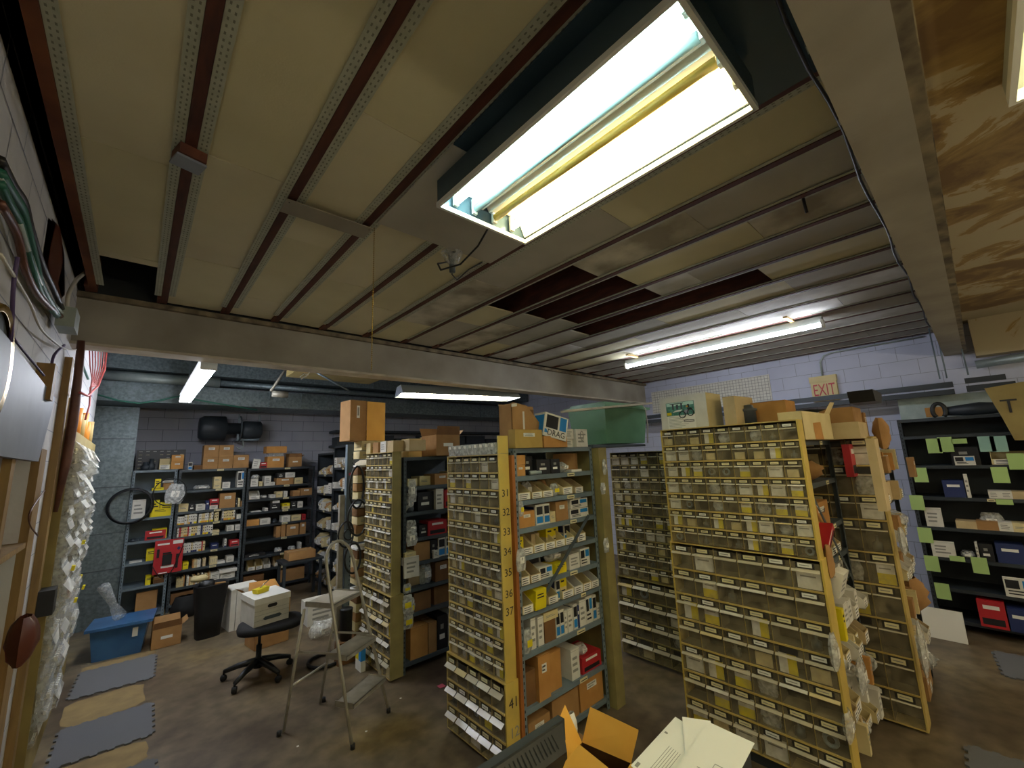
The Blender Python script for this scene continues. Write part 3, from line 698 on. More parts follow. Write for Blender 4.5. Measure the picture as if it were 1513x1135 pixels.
def row(fr, z, where, spec, y=.02, group=None, ref='', dmax=.4):
    """spec: list of (kind, x, w, h[, d[, y[, zoff]]]) ; where names the shelf, ref what is counted from"""
    spec = sorted(spec, key=lambda s: (s[1], s[6] if len(s) > 6 else 0))
    for i, s in enumerate(spec):
        k, x, w, h = s[:4]; d = s[4] if len(s) > 4 else min(dmax, .2); yy = s[5] if len(s) > 5 else y; zo = s[6] if len(s) > 6 else 0
        ds = KN[k][1]; ref_ = ref
        item(k, fr, x, yy, z+zo+.0008, w, d, h, '%s, %s %s' % (ds, ordn(i+1), where), group)
def run(x0, x1, kinds, h, R, w=(.015, .03), d=.14, gap=0, y=.02, jit=.1):
    """a run of thin things standing side by side"""
    out = []; x = x0
    while x < x1:
        ww = R.uniform(*w)
        if R.random() < .06: x += ww; continue
        out.append((R.choice(kinds), x, ww*.96, h*R.uniform(1-jit, 1), d, y)); x += ww+gap
    return out
R2 = random.Random(5)

# ------------------------------------------------------------------ middle shelving (faces -Y)
fm = Fr(2.17, 2.42, 0)
ZM = [.09, .345, .70, .965, 1.16, 1.367, 1.565, 1.77, 1.955, 2.17]
shelving('shelving_unit', 'middle grey steel shelving unit behind the yellow numbered cabinet', fm, .98, .62, 2.17, ZM, 'steel_grey', tags=[(.62, 1.955, .09), (.6, 1.77, .09), (.62, 1.565, .08), (.58, 1.16, .09), (.7, .965, .06), (.62, .70, .1), (.62, .345, .09)], back=True, brace=(.16, .97, .86, 1.57))
tag(MB().m('wood_orange').box(2.135, 2.163, 2.40, 2.47, .03, 2.12).build('wooden_board'), 'narrow orange-brown board between the yellow cabinet and grey shelving', 'board')
mw = lambda k: 'on %s shelf of middle shelving' % k
row(fm, ZM[8], mw('the top'), [('carton_o', .04, .10, .085, .12), ('carton_o', .045, .10, .075, .12, .02, .087), ('black', .16, .10, .15, .2, .06), ('black', .27, .16, .12), ('tubeh', .2, .12, .035, .04, .01), ('black', .44, .11, .12), ('bag', .58, .12, .09), ('paperflat', .7, .14, .02, .2)])
item('carton', Fr(2.17, 2.42), .78, .05, 1.958, .10, .2, .16, 'leaning brown card flap at the end of the highest middle shelf', rz=.4)
row(fm, ZM[7], mw('the second'), [('bin', .04, .135, .13, .3, .01), ('bin', .19, .12, .12, .3, .01), ('bin', .315, .12, .12, .3, .01), ('bagy', .45, .10, .10, .08, .02), ('bin', .56, .125, .14, .3, .01), ('bin', .72, .11, .12, .3, .01), ('bag', .22, .12, .13, .1, .12), ('brownbag', .42, .13, .13, .1, .14)])
row(fm, ZM[6], mw('the third'), [('carton_o', .05, .17, .12, .2), ('blue', .235, .085, .155, .2), ('blue', .325, .07, .155, .2), ('cream', .40, .06, .085), ('carton_l', .47, .15, .155), ('blueh', .645, .25, .075, .22), ('blueh', .66, .23, .075, .22, .02, .08), ('white', .7, .1, .02, .2, .02, .157)])
row(fm, ZM[5], mw('the fourth'), [('yellow', .04, .075, .13, .12, .05), ('bin', .06, .11, .13, .3, .0), ('bin', .175, .125, .14, .3, .0), ('bin', .305, .115, .13, .3, .0), ('bin', .425, .115, .13, .3, .0), ('bin', .545, .11, .13, .3, .0), ('bin', .70, .11, .15, .3, .0), ('yellow2', .40, .09, .15, .1, .08), ('yellow2', .50, .07, .15, .1, .1), ('blue', .62, .085, .15, .1, .08), ('carton_p', .25, .09, .12, .1, .1)])
row(fm, ZM[4], mw('the fifth'), [('bin', .03, .09, .14, .3, .0), ('bin', .13, .11, .13, .3, .0), ('blueh', .245, .145, .085, .14), ('blue', .27, .15, .15, .1, .18), ('yellow', .43, .13, .075, .16), ('bag', .40, .19, .10, .14, .05, .078), ('white', .6, .13, .12, .2), ('blueh', .745, .125, .14, .2)])
item('yellow', fm, .155, -.01, ZM[3]+.001, .115, .14, .14, 'yellow box leaning out of the sixth middle shelf beside the brace', tilt=.08)
row(fm, ZM[3], mw('the sixth'), [('bin', .03, .11, .13, .3, -.005), ('bin', .31, .11, .13, .3, .0), ('blue', .43, .05, .155, .15, .03), ('bin', .47, .14, .14, .3, .0), ('yellow2', .50, .08, .15, .1, .05), ('bin', .62, .11, .14, .3, .0), ('bin', .735, .11, .14, .3, .0), ('bin', .85, .10, .13, .3, .0)])
row(fm, ZM[2], mw('the seventh'), [('bagy', .03, .09, .16, .06, -.02), ('white', .125, .05, .21, .18), ('white', .20, .06, .20, .18), ('carton_d', .27, .12, .15, .2), ('cream', .262, .16, .06, .22, .015, .152), ('blue', .40, .045, .19, .18), ('blue', .448, .045, .19, .18), ('white', .50, .03, .17, .18), ('white', .54, .06, .17, .18), ('blue', .61, .05, .19, .18), ('navy', .663, .02, .17), ('white', .69, .08, .2), ('blueh', .775, .085, .21), ('blue', .865, .05, .2), ('white', .92, .05, .12)])
row(fm, ZM[1], mw('the eighth'), [('carton_d', .04, .12, .22, .3, .03), ('carton_ol', .165, .12, .3, .34, .0), ('carton_o', .29, .15, .27, .25, .03), ('carton_l', .45, .12, .29, .2, .2), ('white', .55, .1, .22, .25), ('red', .68, .25, .12, .25), ('bag', .66, .14, .08, .12, .02, .125)])
row(fm, ZM[0], mw('the lowest'), [('carton_l', .06, .22, .15, .3), ('carton', .31, .3, .20, .36), ('carton_ol', .63, .3, .22, .36)])
# things on top of the middle shelving
zt = 2.1725
t = thing('open_carton', 'tall slant-cut open cardboard carton on the middle shelving top beside the clear cups', 'box', (2.22, 2.475, zt))
b = MB().m('cardboard').prism([(0, 0), (.40, 0), (.40, .13), (.17, .35), (.02, .37), (0, .36)], 0, .004).box(0, .004, 0, .16, 0, .36).box(0, .40, .156, .16, 0, .37).box(.396, .40, 0, .16, 0, .13).box(0, .40, 0, .16, 0, .004)
b.m('shiny_tape').quad((.12, -.0008, .14), (.14, -.0008, .14), (.14, -.0008, .30), (.12, -.0008, .30)).quad((0, -.0008, .33), (.06, -.0008, .34), (.06, -.0008, .365), (0, -.0008, .355)); b.build('carton_body', t)
MB().m('cardboard_dark').box(.2, .39, .14, .155, .13, .34).build('inner_flap', t)
item('carton_v', Fr(2.15, 2.39, 0), .02, -.0, zt, .30, .075, .145, 'low olive-brown box with white label at the front of the middle shelving top')
item('carton_o', fm, .46, .22, zt, .18, .18, .10, 'flat orange-brown box under the tilted blue and white box')
item('carton_o', Fr(2.50, 2.40, 0), 0, 0, zt, .29, .2, .095, 'flat orange-brown box with small label beside the olive-brown box')
t = thing('parts_box', 'tilted white, black and blue box reading DRAG on the middle shelving top', 'box', (2.50, 2.41, 2.276), 0)
t.rotation_euler = (.0, .22, -.12)
b = MB().m('white_card').box(0, .26, 0, .15, 0, .20)
b.m('blue_card').quad((-.0006, .14, .02), (-.0006, .01, .02), (-.0006, .01, .18), (-.0006, .14, .18)).quad((.17, -.0006, .075), (.245, -.0006, .075), (.245, -.0006, .19), (.17, -.0006, .19))
b.m('black_card').quad((.02, -.0006, .075), (.15, -.0006, .075), (.15, -.0006, .185), (.02, -.0006, .185)).m('blue_card').quad((.01, -.0006, .03), (.05, -.0006, .03), (.03, -.0006, .06), (.01, -.0006, .06)); b.build('carton_body', t)
inst('brand_lettering', text_mesh('brand_lettering', 'DRAG', .072, 'ink'), t, (.14, -.0012, .037), (PI/2, 0, 0))
item('white', fm, .645, .02, zt, .10, .2, .07, 'low cream-white carton on the middle shelving top', rz=.05)
item('white', fm, .64, .02, zt+.072, .11, .2, .09, 'white carton stacked on the low carton beside the tilted box', rz=-.05)
item('white', fm, .77, .0, zt, .16, .14, .16, 'white box with a printed oval on the middle shelving top')
ov = MB().m('grey_ink').tube([(.085+.02*math.cos(a), -.002, .1+.042*math.sin(a)) for a in [2*PI*k/14 for k in range(14)]], .004, 5, closed=True).build('printed_oval', None, fm.at(.765, 0, zt)); tag(ov, 'grey printed oval on the white box of the middle shelving', 'print')
item('carton_d', fm, .62, .34, zt, .22, .2, .26, 'dark brown carton behind the white boxes on the middle shelving')
t = thing('storage_tote', 'large lidded green plastic tote on the far cabinets behind the plank', 'tote', (3.36, 2.38, 2.20))
b = MB().m('green_plastic'); x0, x1, y0, y1, h = .03, .80, .03, .50, .36
b.add([(x0+.04, y0+.03, 0), (x1-.04, y0+.03, 0), (x1-.04, y1-.03, 0), (x0+.04, y1-.03, 0), (x0, y0, h), (x1, y0, h), (x1, y1, h), (x0, y1, h)], [(0, 3, 2, 1), (0, 1, 5, 4), (1, 2, 6, 5), (2, 3, 7, 6), (3, 0, 4, 7)])
b.build('tub', t)
b = MB().m('green_plastic').box(x0-.03, x1+.03, y0-.03, y1+.03, h, h+.025).box(x0+.02, x1-.02, y0+.02, y1-.02, h+.025, h+.055); b.build('lid', t)
b = MB().m('white_wire').tube([(.7, -.01, .0), (.715, -.02, .18), (.70, -.02, .36), (.66, .0, .43), (.6, .05, .44), (.55, .2, .43)], .006, 6); b.build('cord', t)
sh = tag(MB().m('steel_dark').box(3.15, 4.06, 2.40, 2.98, 2.165, 2.19).build('shelf_board'), 'dark board bridging the middle shelving and the far cabinet under the tote', 'board')
b = MB().m('wood_white').bar((2.70, 2.31, 2.472), (4.02, 2.31, 2.61), .13, .018); tag(b.build('plank'), 'pale plank lying across the boxes in front of the green tote', 'plank')
# hanging tags and bags on the shelving posts
for (px, py, w, h, k, lb) in ((772, 752, .05, .11, 'bagy', 'yellow-tagged bag hanging from the front post at the third shelf'), (772, 828, .10, .15, 'bag', 'clear bag with cream card hanging from the front post at the fifth shelf'), (898, 806, .09, .12, 'bag', 'clear blister bag hanging at the rear post of the middle shelving'), (893, 722, .08, .1, 'bag', 'cream tagged bag hanging beside the end cabinet'), (895, 690, .06, .14, 'bag', 'grey bag hooked high on the end cabinet')):
    p = PX(px, py, 1, 2.33); item(k, Fr(p.x-w/2, p.y, 0), 0, 0, p.z-h/2, w, .03, h, lb)
b = MB().m('galv_pale').tube([PX(742, 586, 1, 2.45), PX(790, 590, 1, 2.45), PX(858, 628, 1, 2.36)], .003, 5)

# ------------------------------------------------------------------ shelving behind the olive cabinet (faces -Y)
fl = Fr(2.168, 4.20, 0)
ZL = [.10, .55, .79, 1.045, 1.29, 1.56, 1.83, 2.15]
shelving('shelving_unit', 'grey steel shelving unit behind the olive-side drawer cabinet', fl, .95, .62, 2.15, ZL, 'steel_dark')
lw = lambda k: 'on %s shelf behind the olive cabinet' % k
row(fl, ZL[6], lw('the top'), [('cream', .1, .12, .08, .2, .1), ('cream', .25, .14, .1, .2, .1), ('carton_l', .4, .2, .12, .25), ('carton_p', .62, .2, .14, .25)])
row(fl, ZL[5], lw('the second'), [('bag', .03, .14, .2, .1), ('darkpart', .06, .08, .1), ('black', .19, .2, .2, .25, .03), ('white', .40, .1, .22, .2, .0), ('red', .53, .15, .2, .2)])
row(fl, ZL[4], lw('the third'), [('bag', .03, .14, .19, .08, -.03), ('black', .2, .12, .12), ('red', .30, .24, .15, .2, .0), ('carton_d', .6, .2, .18)])
row(fl, ZL[3], lw('the fourth'), [('white', -.02, .14, .07, .2, -.05), ('cream', .0, .13, .05, .2, -.04, .07), ('carton', .14, .19, .19, .25), ('black', .34, .08, .19), ('white', .36, .07, .08, .1, -.01), ('blue', .44, .09, .2), ('blue', .54, .06, .2)])
row(fl, ZL[2], lw('the fifth'), [('carton_p', .12, .2, .18, .2, .1), ('carton_d', .4, .2, .2), ('bag', .22, .17, .2, .1)])
row(fl, ZL[1], lw('the sixth'), [('carton_d', .14, .2, .18), ('carton_d', .40, .2, .18, .25, .05), ('bagy', .0, .14, .16, .08, -.05)])
row(fl, ZL[0], lw('the lowest'), [('carton_o', .1, .2, .3, .3), ('carton', .31, .1, .3, .3), ('black', .42, .13, .33, .3), ('blue', .56, .11, .33, .25), ('bagy', -.02, .13, .16, .07, -.06, .33)])
for i, (px, py, w, h, k, lb) in enumerate(((611, 725, .11, .24, 'bag', 'long dark blister pack hanging beside the olive cabinet'), (610, 795, .14, .16, 'bag', 'silvery bag hanging beside the olive cabinet at mid height'), (609, 838, .17, .2, 'white', 'white blister card with hose fitting hanging on the olive cabinet'), (603, 870, .1, .09, 'bagy', 'small yellow tagged bag hanging above the clear one'), (604, 893, .13, .17, 'bagy', 'lower clear bag with yellow card on the olive cabinet'))):
    p = PX(px, py, 1, 4.12); item(k, Fr(p.x-w/2, p.y, 0), 0, 0, p.z-h/2, w, .03, h, lb, tilt=-.06)
# top of that unit
zt = 2.1525
item('open', Fr(2.53, 4.02, 0), .0, .1, zt, .32, .33, .24, 'open cardboard carton on the shelving behind the clear cups')
item('carton_p', fl, .62, .45, zt, .3, .3, .26, 'pale carton high behind the open carton on shelving')
item('bag', fl, .56, .05, zt, .2, .14, .09, 'flat clear bag on shelving top beside the open carton')
item('cream', Fr(2.05, 4.80, 0), .0, .0, 2.215, .13, .12, .12, 'small cream box with dark spot on top of the olive cabinet')
item('carton', Fr(2.02, 4.3, 0), .12, .2, 2.215, .13, .12, .1, 'small brown box beside the cream box on the olive cabinet top')
for i, (x, y, k) in enumerate(((2.06, 4.75, 'carton'), (2.06, 4.55, 'white'), (2.06, 4.37, 'carton_p'), (2.18, 4.24, 'carton_p'))):
    item(k, Fr(x, y, 0, RX), 0, 0, 2.216, .14, .2, .12, '%s, %s along the olive cabinet top edge' % (['open brown bin', 'grey-white bin', 'grey card bin', 'long grey card tray'][i], ordn(i+1)), 'bins on the olive cabinet top')
p = PX(525, 652, 1, 4.95)
t = thing('hanging_carton', 'tall orange cardboard box perched above the stacked file boxes', 'box', (1.86, 4.95, 2.375), .12)
MB().m('cardboard').box(0, .21, 0, .25, 0, .485).m('paper').quad((.08, -.001, .27), (.12, -.001, .27), (.12, -.001, .42), (.08, -.001, .42)).m('grey_ink').quad((.09, -.0015, .3), (.11, -.0015, .3), (.11, -.0015, .4), (.09, -.0015, .4)).build('carton_body', t)
MB().m('cardboard_bright').box(.21, .46, -.01, -.005, .0, .48).build('side_flap', t)
for k in range(2):
    item('cream', Fr(2.02, 4.98, 0), .0+.17*k, .0, 2.262, .16, .24, .11, 'cream file box with yellow tag, %s under the tall orange box' % ordn(k+1), 'cream file boxes')
item('cream', Fr(2.3, 4.55, 0), .12, .0, 2.1525, .2, .2, .22, 'cream box beside the file boxes under the hooded lamp')
# stack of trays and paper beside the olive cabinet
for k in range(21):
    z = .25+.0955*k; kk = ['cream', 'carton', 'cream', 'carton_d', 'paperflat'][k % 5]
    item(kk, Fr(1.99, 5.0, 0), R2.uniform(-.01, .02), 0, z, .28, .3, .088 if kk != 'paperflat' else .02, '%s, %s tray from the floor in the stack by the blue-grey post' % (['cream', 'brown', 'pale', 'dark brown', 'paper'][k % 5], ordn(k+1) if k < 20 else 'topmost'), 'stacked trays beside the olive cabinet')
tag(MB().m('cardboard_dark').box(2.0, 2.3, 5.02, 5.3, 0, .25).build('cardboard_box'), 'dark box under the stack of trays by the blue-grey post', 'box')
b = MB().m('steel_grey').box(1.86, 1.93, 5.0, 5.004, 0, 2.33).box(1.86, 1.864, 5.0, 5.07, 0, 2.33).m('hole')
for k in range(44): b.quad((1.915, 4.999, .05+.05*k), (1.922, 4.999, .05+.05*k), (1.922, 4.999, .07+.05*k), (1.915, 4.999, .07+.05*k))
b.m('pink_card').quad((1.88, 4.9985, 1.97), (1.91, 4.9985, 1.97), (1.91, 4.9985, 2.0), (1.88, 4.9985, 2.0)); tag(b.build('steel_upright'), 'blue-grey slotted steel upright where drive belts hang', 'upright')
b = MB().m('aluminium').box(1.80, 1.855, 5.03, 5.08, 0, 1.75); tag(b.build('metal_channel'), 'dull metal channel standing behind the belt post', 'post')
# belts hanging on the upright
def loop(px, py, rx, rz_, r, lb, Y=4.96, n=20, mm='black_plastic', tw=0):
    p = PX(px, py, 1, Y); b = MB().m(mm)
    b.tube([(p.x+rx*math.cos(a), Y+tw*math.sin(a), p.z+rz_*math.sin(a)*(1+.1*math.cos(a))) for a in [2*PI*k/n for k in range(n)]], r, 6, closed=True)
    tag(b.build('drive_belt'), lb, 'belt', 'drive belts on the upright')
loop(527, 720, .085, .24, .012, 'thick black belt loop, highest on the blue-grey upright')
loop(511, 790, .085, .14, .010, 'small double belt loop beside the upright at mid height')
loop(515, 790, .05, .06, .008, 'little black belt loop inside the mid-height one', Y=4.94)
loop(528, 765, .11, .2, .012, 'wide black belt loop crossing the middle of the upright', Y=4.93)
loop(521, 825, .09, .16, .012, 'lowest teardrop belt loop hanging towards the ladder', Y=4.92)
# ------------------------------------------------------------------ grey racks along the rear wall (face -Y)
ZB0 = [.06, .46, .80, 1.10, 1.43, 1.82, 2.13]
f0 = Fr(-.02, 8.5, 0)
shelving('steel_rack', 'narrow grey steel rack beside the galvanised duct', f0, .53, .45, 2.13, ZB0, 'steel_grey')
f1 = Fr(.53, 8.56, 0)
ZB1 = [.10, .335, .585, .83, 1.08, 1.265, 1.46, 1.785, 2.11]
shelving('steel_rack', 'dark grey rack full of thin parts boxes in the rear', f1, .92, .42, 2.11, ZB1, 'steel_dark', tags=[(.5, z, .09) for z in ZB1[1:]])
f2 = Fr(1.47, 8.56, 0)
ZB2 = [.1, .385, .605, .87, 1.12, 1.345, 1.56, 1.78, 2.09]
shelving('steel_rack', 'black rack with mixed boxes between the thin-box rack and the corner', f2, 1.10, .42, 2.09, ZB2, 'steel_black', tags=[(.58, z, .09) for z in ZB2[1:]])
w0 = lambda k: 'on %s shelf of the duct-side rack' % k
row(f0, ZB0[5], w0('the top'), [('yellow', .27, .07, .17, .15, .03), ('yellow', .24, .14, .04, .12, .0), ('carton', .37, .13, .1), ('white', .36, .13, .03, .15, .02, .11)])
item('white', f0, .04, .0, ZB0[4]+.001, .15, .02, .27, 'white printed card standing inside the black hose loop', tilt=-.08)
row(f0, ZB0[4], w0('the third'), [('yellow', .25, .1, .24, .2), ('yellow', .36, .15, .2, .2), ('yellow', .27, .2, .12, .1, .0)])
row(f0, ZB0[3], w0('the fourth'), [('yellow', .3, .17, .14, .2), ('red', .22, .24, .13, .02, .0), ('darkpart', .04, .1, .04), ('darkpart', .1, .08, .03)])
row(f0, ZB0[2], w0('the fifth'), [('yellow', .26, .12, .16, .15), ('paperflat', .08, .14, .006, .2, .03)])
row(f0, ZB0[1], w0('the sixth'), [('yellow', .28, .09, .12, .15), ('carton_d', .34, .16, .05, .2), ('carton', .34, .14, .05, .2, .02, .052)])
item('carton', f0, .20, .05, ZB0[0]+.001, .24, .05, .30, 'tan cardboard sheet with a curved mark in the lowest bay of the duct-side rack', tilt=-.05, rz=.1)
# back rack 1
w1 = lambda k: 'on %s shelf of the thin-box rack' % k
row(f1, ZB1[7], w1('the second'), [('cream', .47, .10, .09), ('cream', .47, .10, .10, .2, .02, .092), ('white', .59, .11, .1), ('blueh', .80, .11, .27, .2), ('bag', .2, .25, .07)])
row(f1, ZB1[6], w1('the third'), [('cream', .04, .12, .12), ('black', .17, .08, .12), ('white', .26, .12, .045), ('bookr', .26, .12, .045, .2, .02, .046), ('navy', .39, .04, .14), ('white', .44, .11, .06), ('red', .44, .12, .10, .2, .02, .062), ('carton_l', .57, .22, .24, .3), ('black', .80, .02, .15), ('cream', .83, .03, .14), ('carton', .87, .05, .09)])
row(f1, ZB1[5], w1('the fourth'), run(.04, .1, ['book'], .13, R2)+run(.13, .44, ['book'], .15, R2)+run(.45, .55, ['book'], .15, R2)+run(.57, .80, ['book'], .155, R2)+[('white', .83, .08, .07)])
row(f1, ZB1[4], w1('the fifth'), run(.05, .48, ['book', 'book', 'bookr'], .15, R2)+[('cream', .5, .1, .04), ('white', .70, .10, .09), ('white', .82, .09, .09)])
row(f1, ZB1[3], w1('the sixth'), run(.05, .44, ['bookr', 'book'], .14, R2)+[('navy', .5, .1, .08), ('book', .68, .03, .13), ('red', .76, .13, .09)])
row(f1, ZB1[2], w1('the seventh'), [('cream', .06, .04, .1), ('cream', .11, .04, .09), ('yellow', .16, .07, .1)]+run(.28, .45, ['bookc'], .12, R2)+run(.48, .60, ['bookc'], .12, R2)+[('paperflat', .61, .1, .03), ('white', .73, .1, .09)])
row(f1, ZB1[1], w1('the eighth'), run(.1, .52, ['bookc'], .15, R2, jit=.3)+[('white', .53, .12, .12), ('white', .66, .2, .10), ('paperflat', .64, .24, .05, .25, -.02, .101)])
row(f1, ZB1[0], w1('the lowest'), [('carton_d', .05, .3, .15), ('black', .4, .3, .14)])
# back rack 2
w2 = lambda k: 'on %s shelf of the black rack' % k
row(f2, ZB2[7], w2('the second'), [('white', .06, .11, .13), ('bag', .06, .14, .07, .15, .0, .132), ('cream', .19, .05, .08), ('white', .27, .1, .17), ('white', .375, .06, .06), ('carton_l', .46, .28, .12), ('black', .47, .12, .09, .2, .02, .122), ('white', .6, .16, .09, .2, .02, .122), ('cream', .76, .14, .11)])
row(f2, ZB2[6], w2('the third'), [('bin', .05, .16, .14, .2), ('bag', .22, .13, .06), ('white', .38, .08, .06), ('cream', .47, .1, .1, .2), ('white', .59, .06, .1), ('carton', .74, .12, .1), ('carton', .87, .2, .13)])
row(f2, ZB2[5], w2('the fourth'), [('paperflat', .1, .15, .01), ('white', .3, .05, .05), ('black', .38, .16, .12), ('white', .42, .11, .04, .2, .02, .122), ('yellow2', .58, .12, .1), ('black', .72, .1, .13), ('white', .83, .09, .11)])
row(f2, ZB2[4], w2('the fifth'), [('carton_o', .04, .19, .1), ('white', .24, .16, .1), ('darkpart', .43, .09, .07), ('white', .58, .14, .11), ('cream', .74, .16, .1), ('bookr', .92, .06, .1)])
row(f2, ZB2[3], w2('the sixth'), [('carton', .50, .07, .19), ('carton', .58, .07, .22), ('carton_l', .67, .2, .19), ('carton', .89, .1, .22)])
row(f2, ZB2[2], w2('the seventh'), [('black', .05, .3, .05), ('bag', .5, .14, .08), ('bag', .72, .14, .07), ('bookc', .9, .03, .12)])
row(f2, ZB2[1], w2('the eighth'), [('bin', .1, .11, .14), ('bin', .22, .1, .14), ('bin', .34, .1, .13), ('bin', .50, .12, .14), ('bin', .63, .12, .14), ('cream', .78, .07, .09), ('cream', .88, .08, .1)])
row(f2, ZB2[0], w2('the lowest'), [('carton_d', .05, .3, .2), ('carton', .6, .4, .2)])
# tops of the rear racks
og = thing('parts_organiser', 'black small-drawer organiser on top of the duct-side rack', 'organiser', (.0, 8.72, 2.133))
MB().m('black_plastic').box(0, .60, 0, .18, 0, .31).build('case', og)
for i in range(6):
    for j in range(7):
        if R2.random() < .7: inst('drawer_label', label_mesh(.085, .05, i % 2), og, (.005+.084*j, -.001, .004+.05*i))
item('darkpart', Fr(.06, 8.55), 0, 0, 2.133, .12, .1, .12, 'black round motor part in front of the black organiser')
item('darkpart', Fr(.14, 8.56), 0, 0, 2.133, .09, .1, .17, 'tall dark part beside the round motor part')
item('bin', Fr(.28, 8.53), 0, 0, 2.133, .13, .15, .17, 'small open carton with white jar on the duct-side rack top')
item('carton_o', Fr(.42, 8.52), 0, 0, 2.133, .15, .15, .11, 'orange box, lower of the pair on the duct-side rack top')
item('carton_o', Fr(.42, 8.52), 0, 0, 2.2445, .15, .15, .11, 'orange box, upper of the pair on the duct-side rack top')
item('blue', Fr(.64, 8.6), 0, 0, 2.113, .055, .05, .12, 'small blue card box on the thin-box rack top')
item('carton_d', Fr(.72, 8.62), 0, 0, 2.113, .12, .2, .07, 'flat dark box beside the stacked brown cartons')
for i, (x, z, nm) in enumerate(((.83, 0, 'lower box of the stack nearer the duct'), (.83, .196, 'upper box of the stack nearer the duct'), (1.04, 0, 'lower box of the stack beside the fan'), (1.04, .196, 'upper box of the stack beside the fan'))):
    item('carton_l' if i != 2 else 'carton', Fr(x, 8.6), 0, 0, 2.113+z, .205, .25, .195, 'brown carton, '+nm, 'brown cartons on the thin-box rack')
item('carton_l', Fr(1.25, 8.6), 0, 0, 2.113, .23, .25, .22, 'single wide brown carton under the fan on the racks')
item('white', Fr(1.53, 8.58), 0, 0, 2.093, .11, .03, .17, 'leaning white box on the black rack top', lean=.12)
item('red', Fr(1.66, 8.62), 0, 0, 2.093, .11, .15, .1, 'small red box on the black rack top')
item('carton_ol', Fr(1.77, 8.6), 0, 0, 2.093, .27, .25, .2, 'orange-brown carton with labels on the black rack top')
b = MB().m('clear_film').box(0, .24, 0, .2, 0, .06)
for k in range(8): b.m('grey_ink').box(.02+.028*k, .03+.028*k, .01, .02, .0, .058)
tag(b.build('clear_tray', None, (1.78, 8.6, 2.294)), 'clear divided tray between two orange-brown cartons', 'tray')
item('carton_o', Fr(1.74, 8.58), 0, 0, 2.355, .33, .25, .12, 'long brown carton topmost above the clear tray')
item('open', Fr(2.12, 8.6), 0, 0, 2.093, .22, .22, .18, 'brown open carton alone on the black rack top')
# hose loop, red card, foil bag on rack front
p = PX(193, 748, 1, 8.42)
b = MB().m('black_plastic')
for q in range(3): b.tube([(p.x+(.235+.01*q)*math.cos(a), p.y+.015*q, p.z+(.235+.008*q)*math.sin(a)) for a in [2*PI*k/28 for k in range(28)]], .011, 6, closed=True)
tag(b.build('hose_coil'), 'coiled black rubber hose hung on the duct-side rack post', 'hose')
p = PX(249, 822, 1, 8.44)
t = thing('blister_card', 'large red blister card with black tools hanging on the grey rack', 'card', (p.x, p.y, p.z))
MB().m('red_card').box(-.17, .17, 0, .01, -.24, .24).m('paper').quad((.04, -.001, .17), (.16, -.001, .17), (.16, -.001, .22), (.04, -.001, .22)).quad((-.14, -.001, .17), (-.0, -.001, .17), (-.0, -.001, .195), (-.14, -.001, .195)).quad((-.08, -.001, -.16), (.07, -.001, -.16), (.07, -.001, -.13), (-.08, -.001, -.13)).quad((-.1, -.001, -.235), (-.0, -.001, -.235), (-.0, -.001, -.22), (-.1, -.001, -.22)).m('navy_card').quad((.09, -.001, .1), (.115, -.001, .07), (.14, -.001, .1), (.115, -.001, .13)).build('card_back', t)
MB().m('black_plastic').box(-.07, .04, -.02, 0, -.12, .03).box(-.14, -.11, -.015, 0, .0, .12).box(.09, .12, -.015, 0, -.18, .02).box(-.07, .03, -.012, 0, .04, .06).build('tool', t)
b = MB().m('black_plastic').tube([(-.18+.36*k/12, -.025-.01*math.sin(k), .05-.34*math.sin(PI*k/12)+.3*(k/12-.5)) for k in range(13)], .006, 6); b.build('cord', t)
b = MB().m('black_plastic'); p = PX(252, 722, 1, 8.40)
b.tube([(p.x+.2*math.cos(a), p.y, p.z-.05+.2*math.sin(a)) for a in [2*PI*k/24 for k in range(24)]], .007, 6, closed=True); tag(b.build('cable_loop'), 'thin black cable loop hung behind the foil bag', 'cable')
p = PX(256, 728, 1, 8.38); item('bag', Fr(p.x-.12, p.y), 0, 0, p.z-.15, .25, .05, .3, 'silvery foil bag hanging between the two grey racks', lean=.15)
# corner racks facing -X
f3 = Fr(2.60, 8.50, 0, RX); f4 = Fr(2.60, 7.62, 0, RX)
ZC = [.1, .40, .70, 1.0, 1.30, 1.60, 1.93, 2.32]
shelving('steel_rack', 'black side rack in the corner with bagged parts', f3, .86, .45, 2.32, ZC, 'steel_black', sides=True, tags=[(.4, z, .07) for z in ZC[1:7]])
ZD = [.1, .38, .70, 1.02, 1.35, 1.70, 2.05, 2.42]
shelving('steel_rack', 'taller black side rack with bagged parts by the drive belts', f4, .86, .45, 2.42, ZD, 'steel_black', sides=True, tags=[(.4, z, .07) for z in ZD[1:7]])
for fr, ZZ, nm in ((f3, ZC, 'corner side rack'), (f4, ZD, 'tall side rack')):
    for k in range(7):
        sp = []
        x = .05
        while x < .72:
            kk = R2.choice(['bin', 'bin', 'bag', 'white', 'bin', 'bag', 'brownbag', 'cream', 'bag'])
            ww = R2.uniform(.09, .16); sp.append((kk, x, ww, R2.uniform(.1, .19), .22, R2.uniform(-.03, .02))); x += ww+.008
        row(fr, ZZ[k], 'on the %s shelf up, %s' % (ordn(k+1), nm), sp)
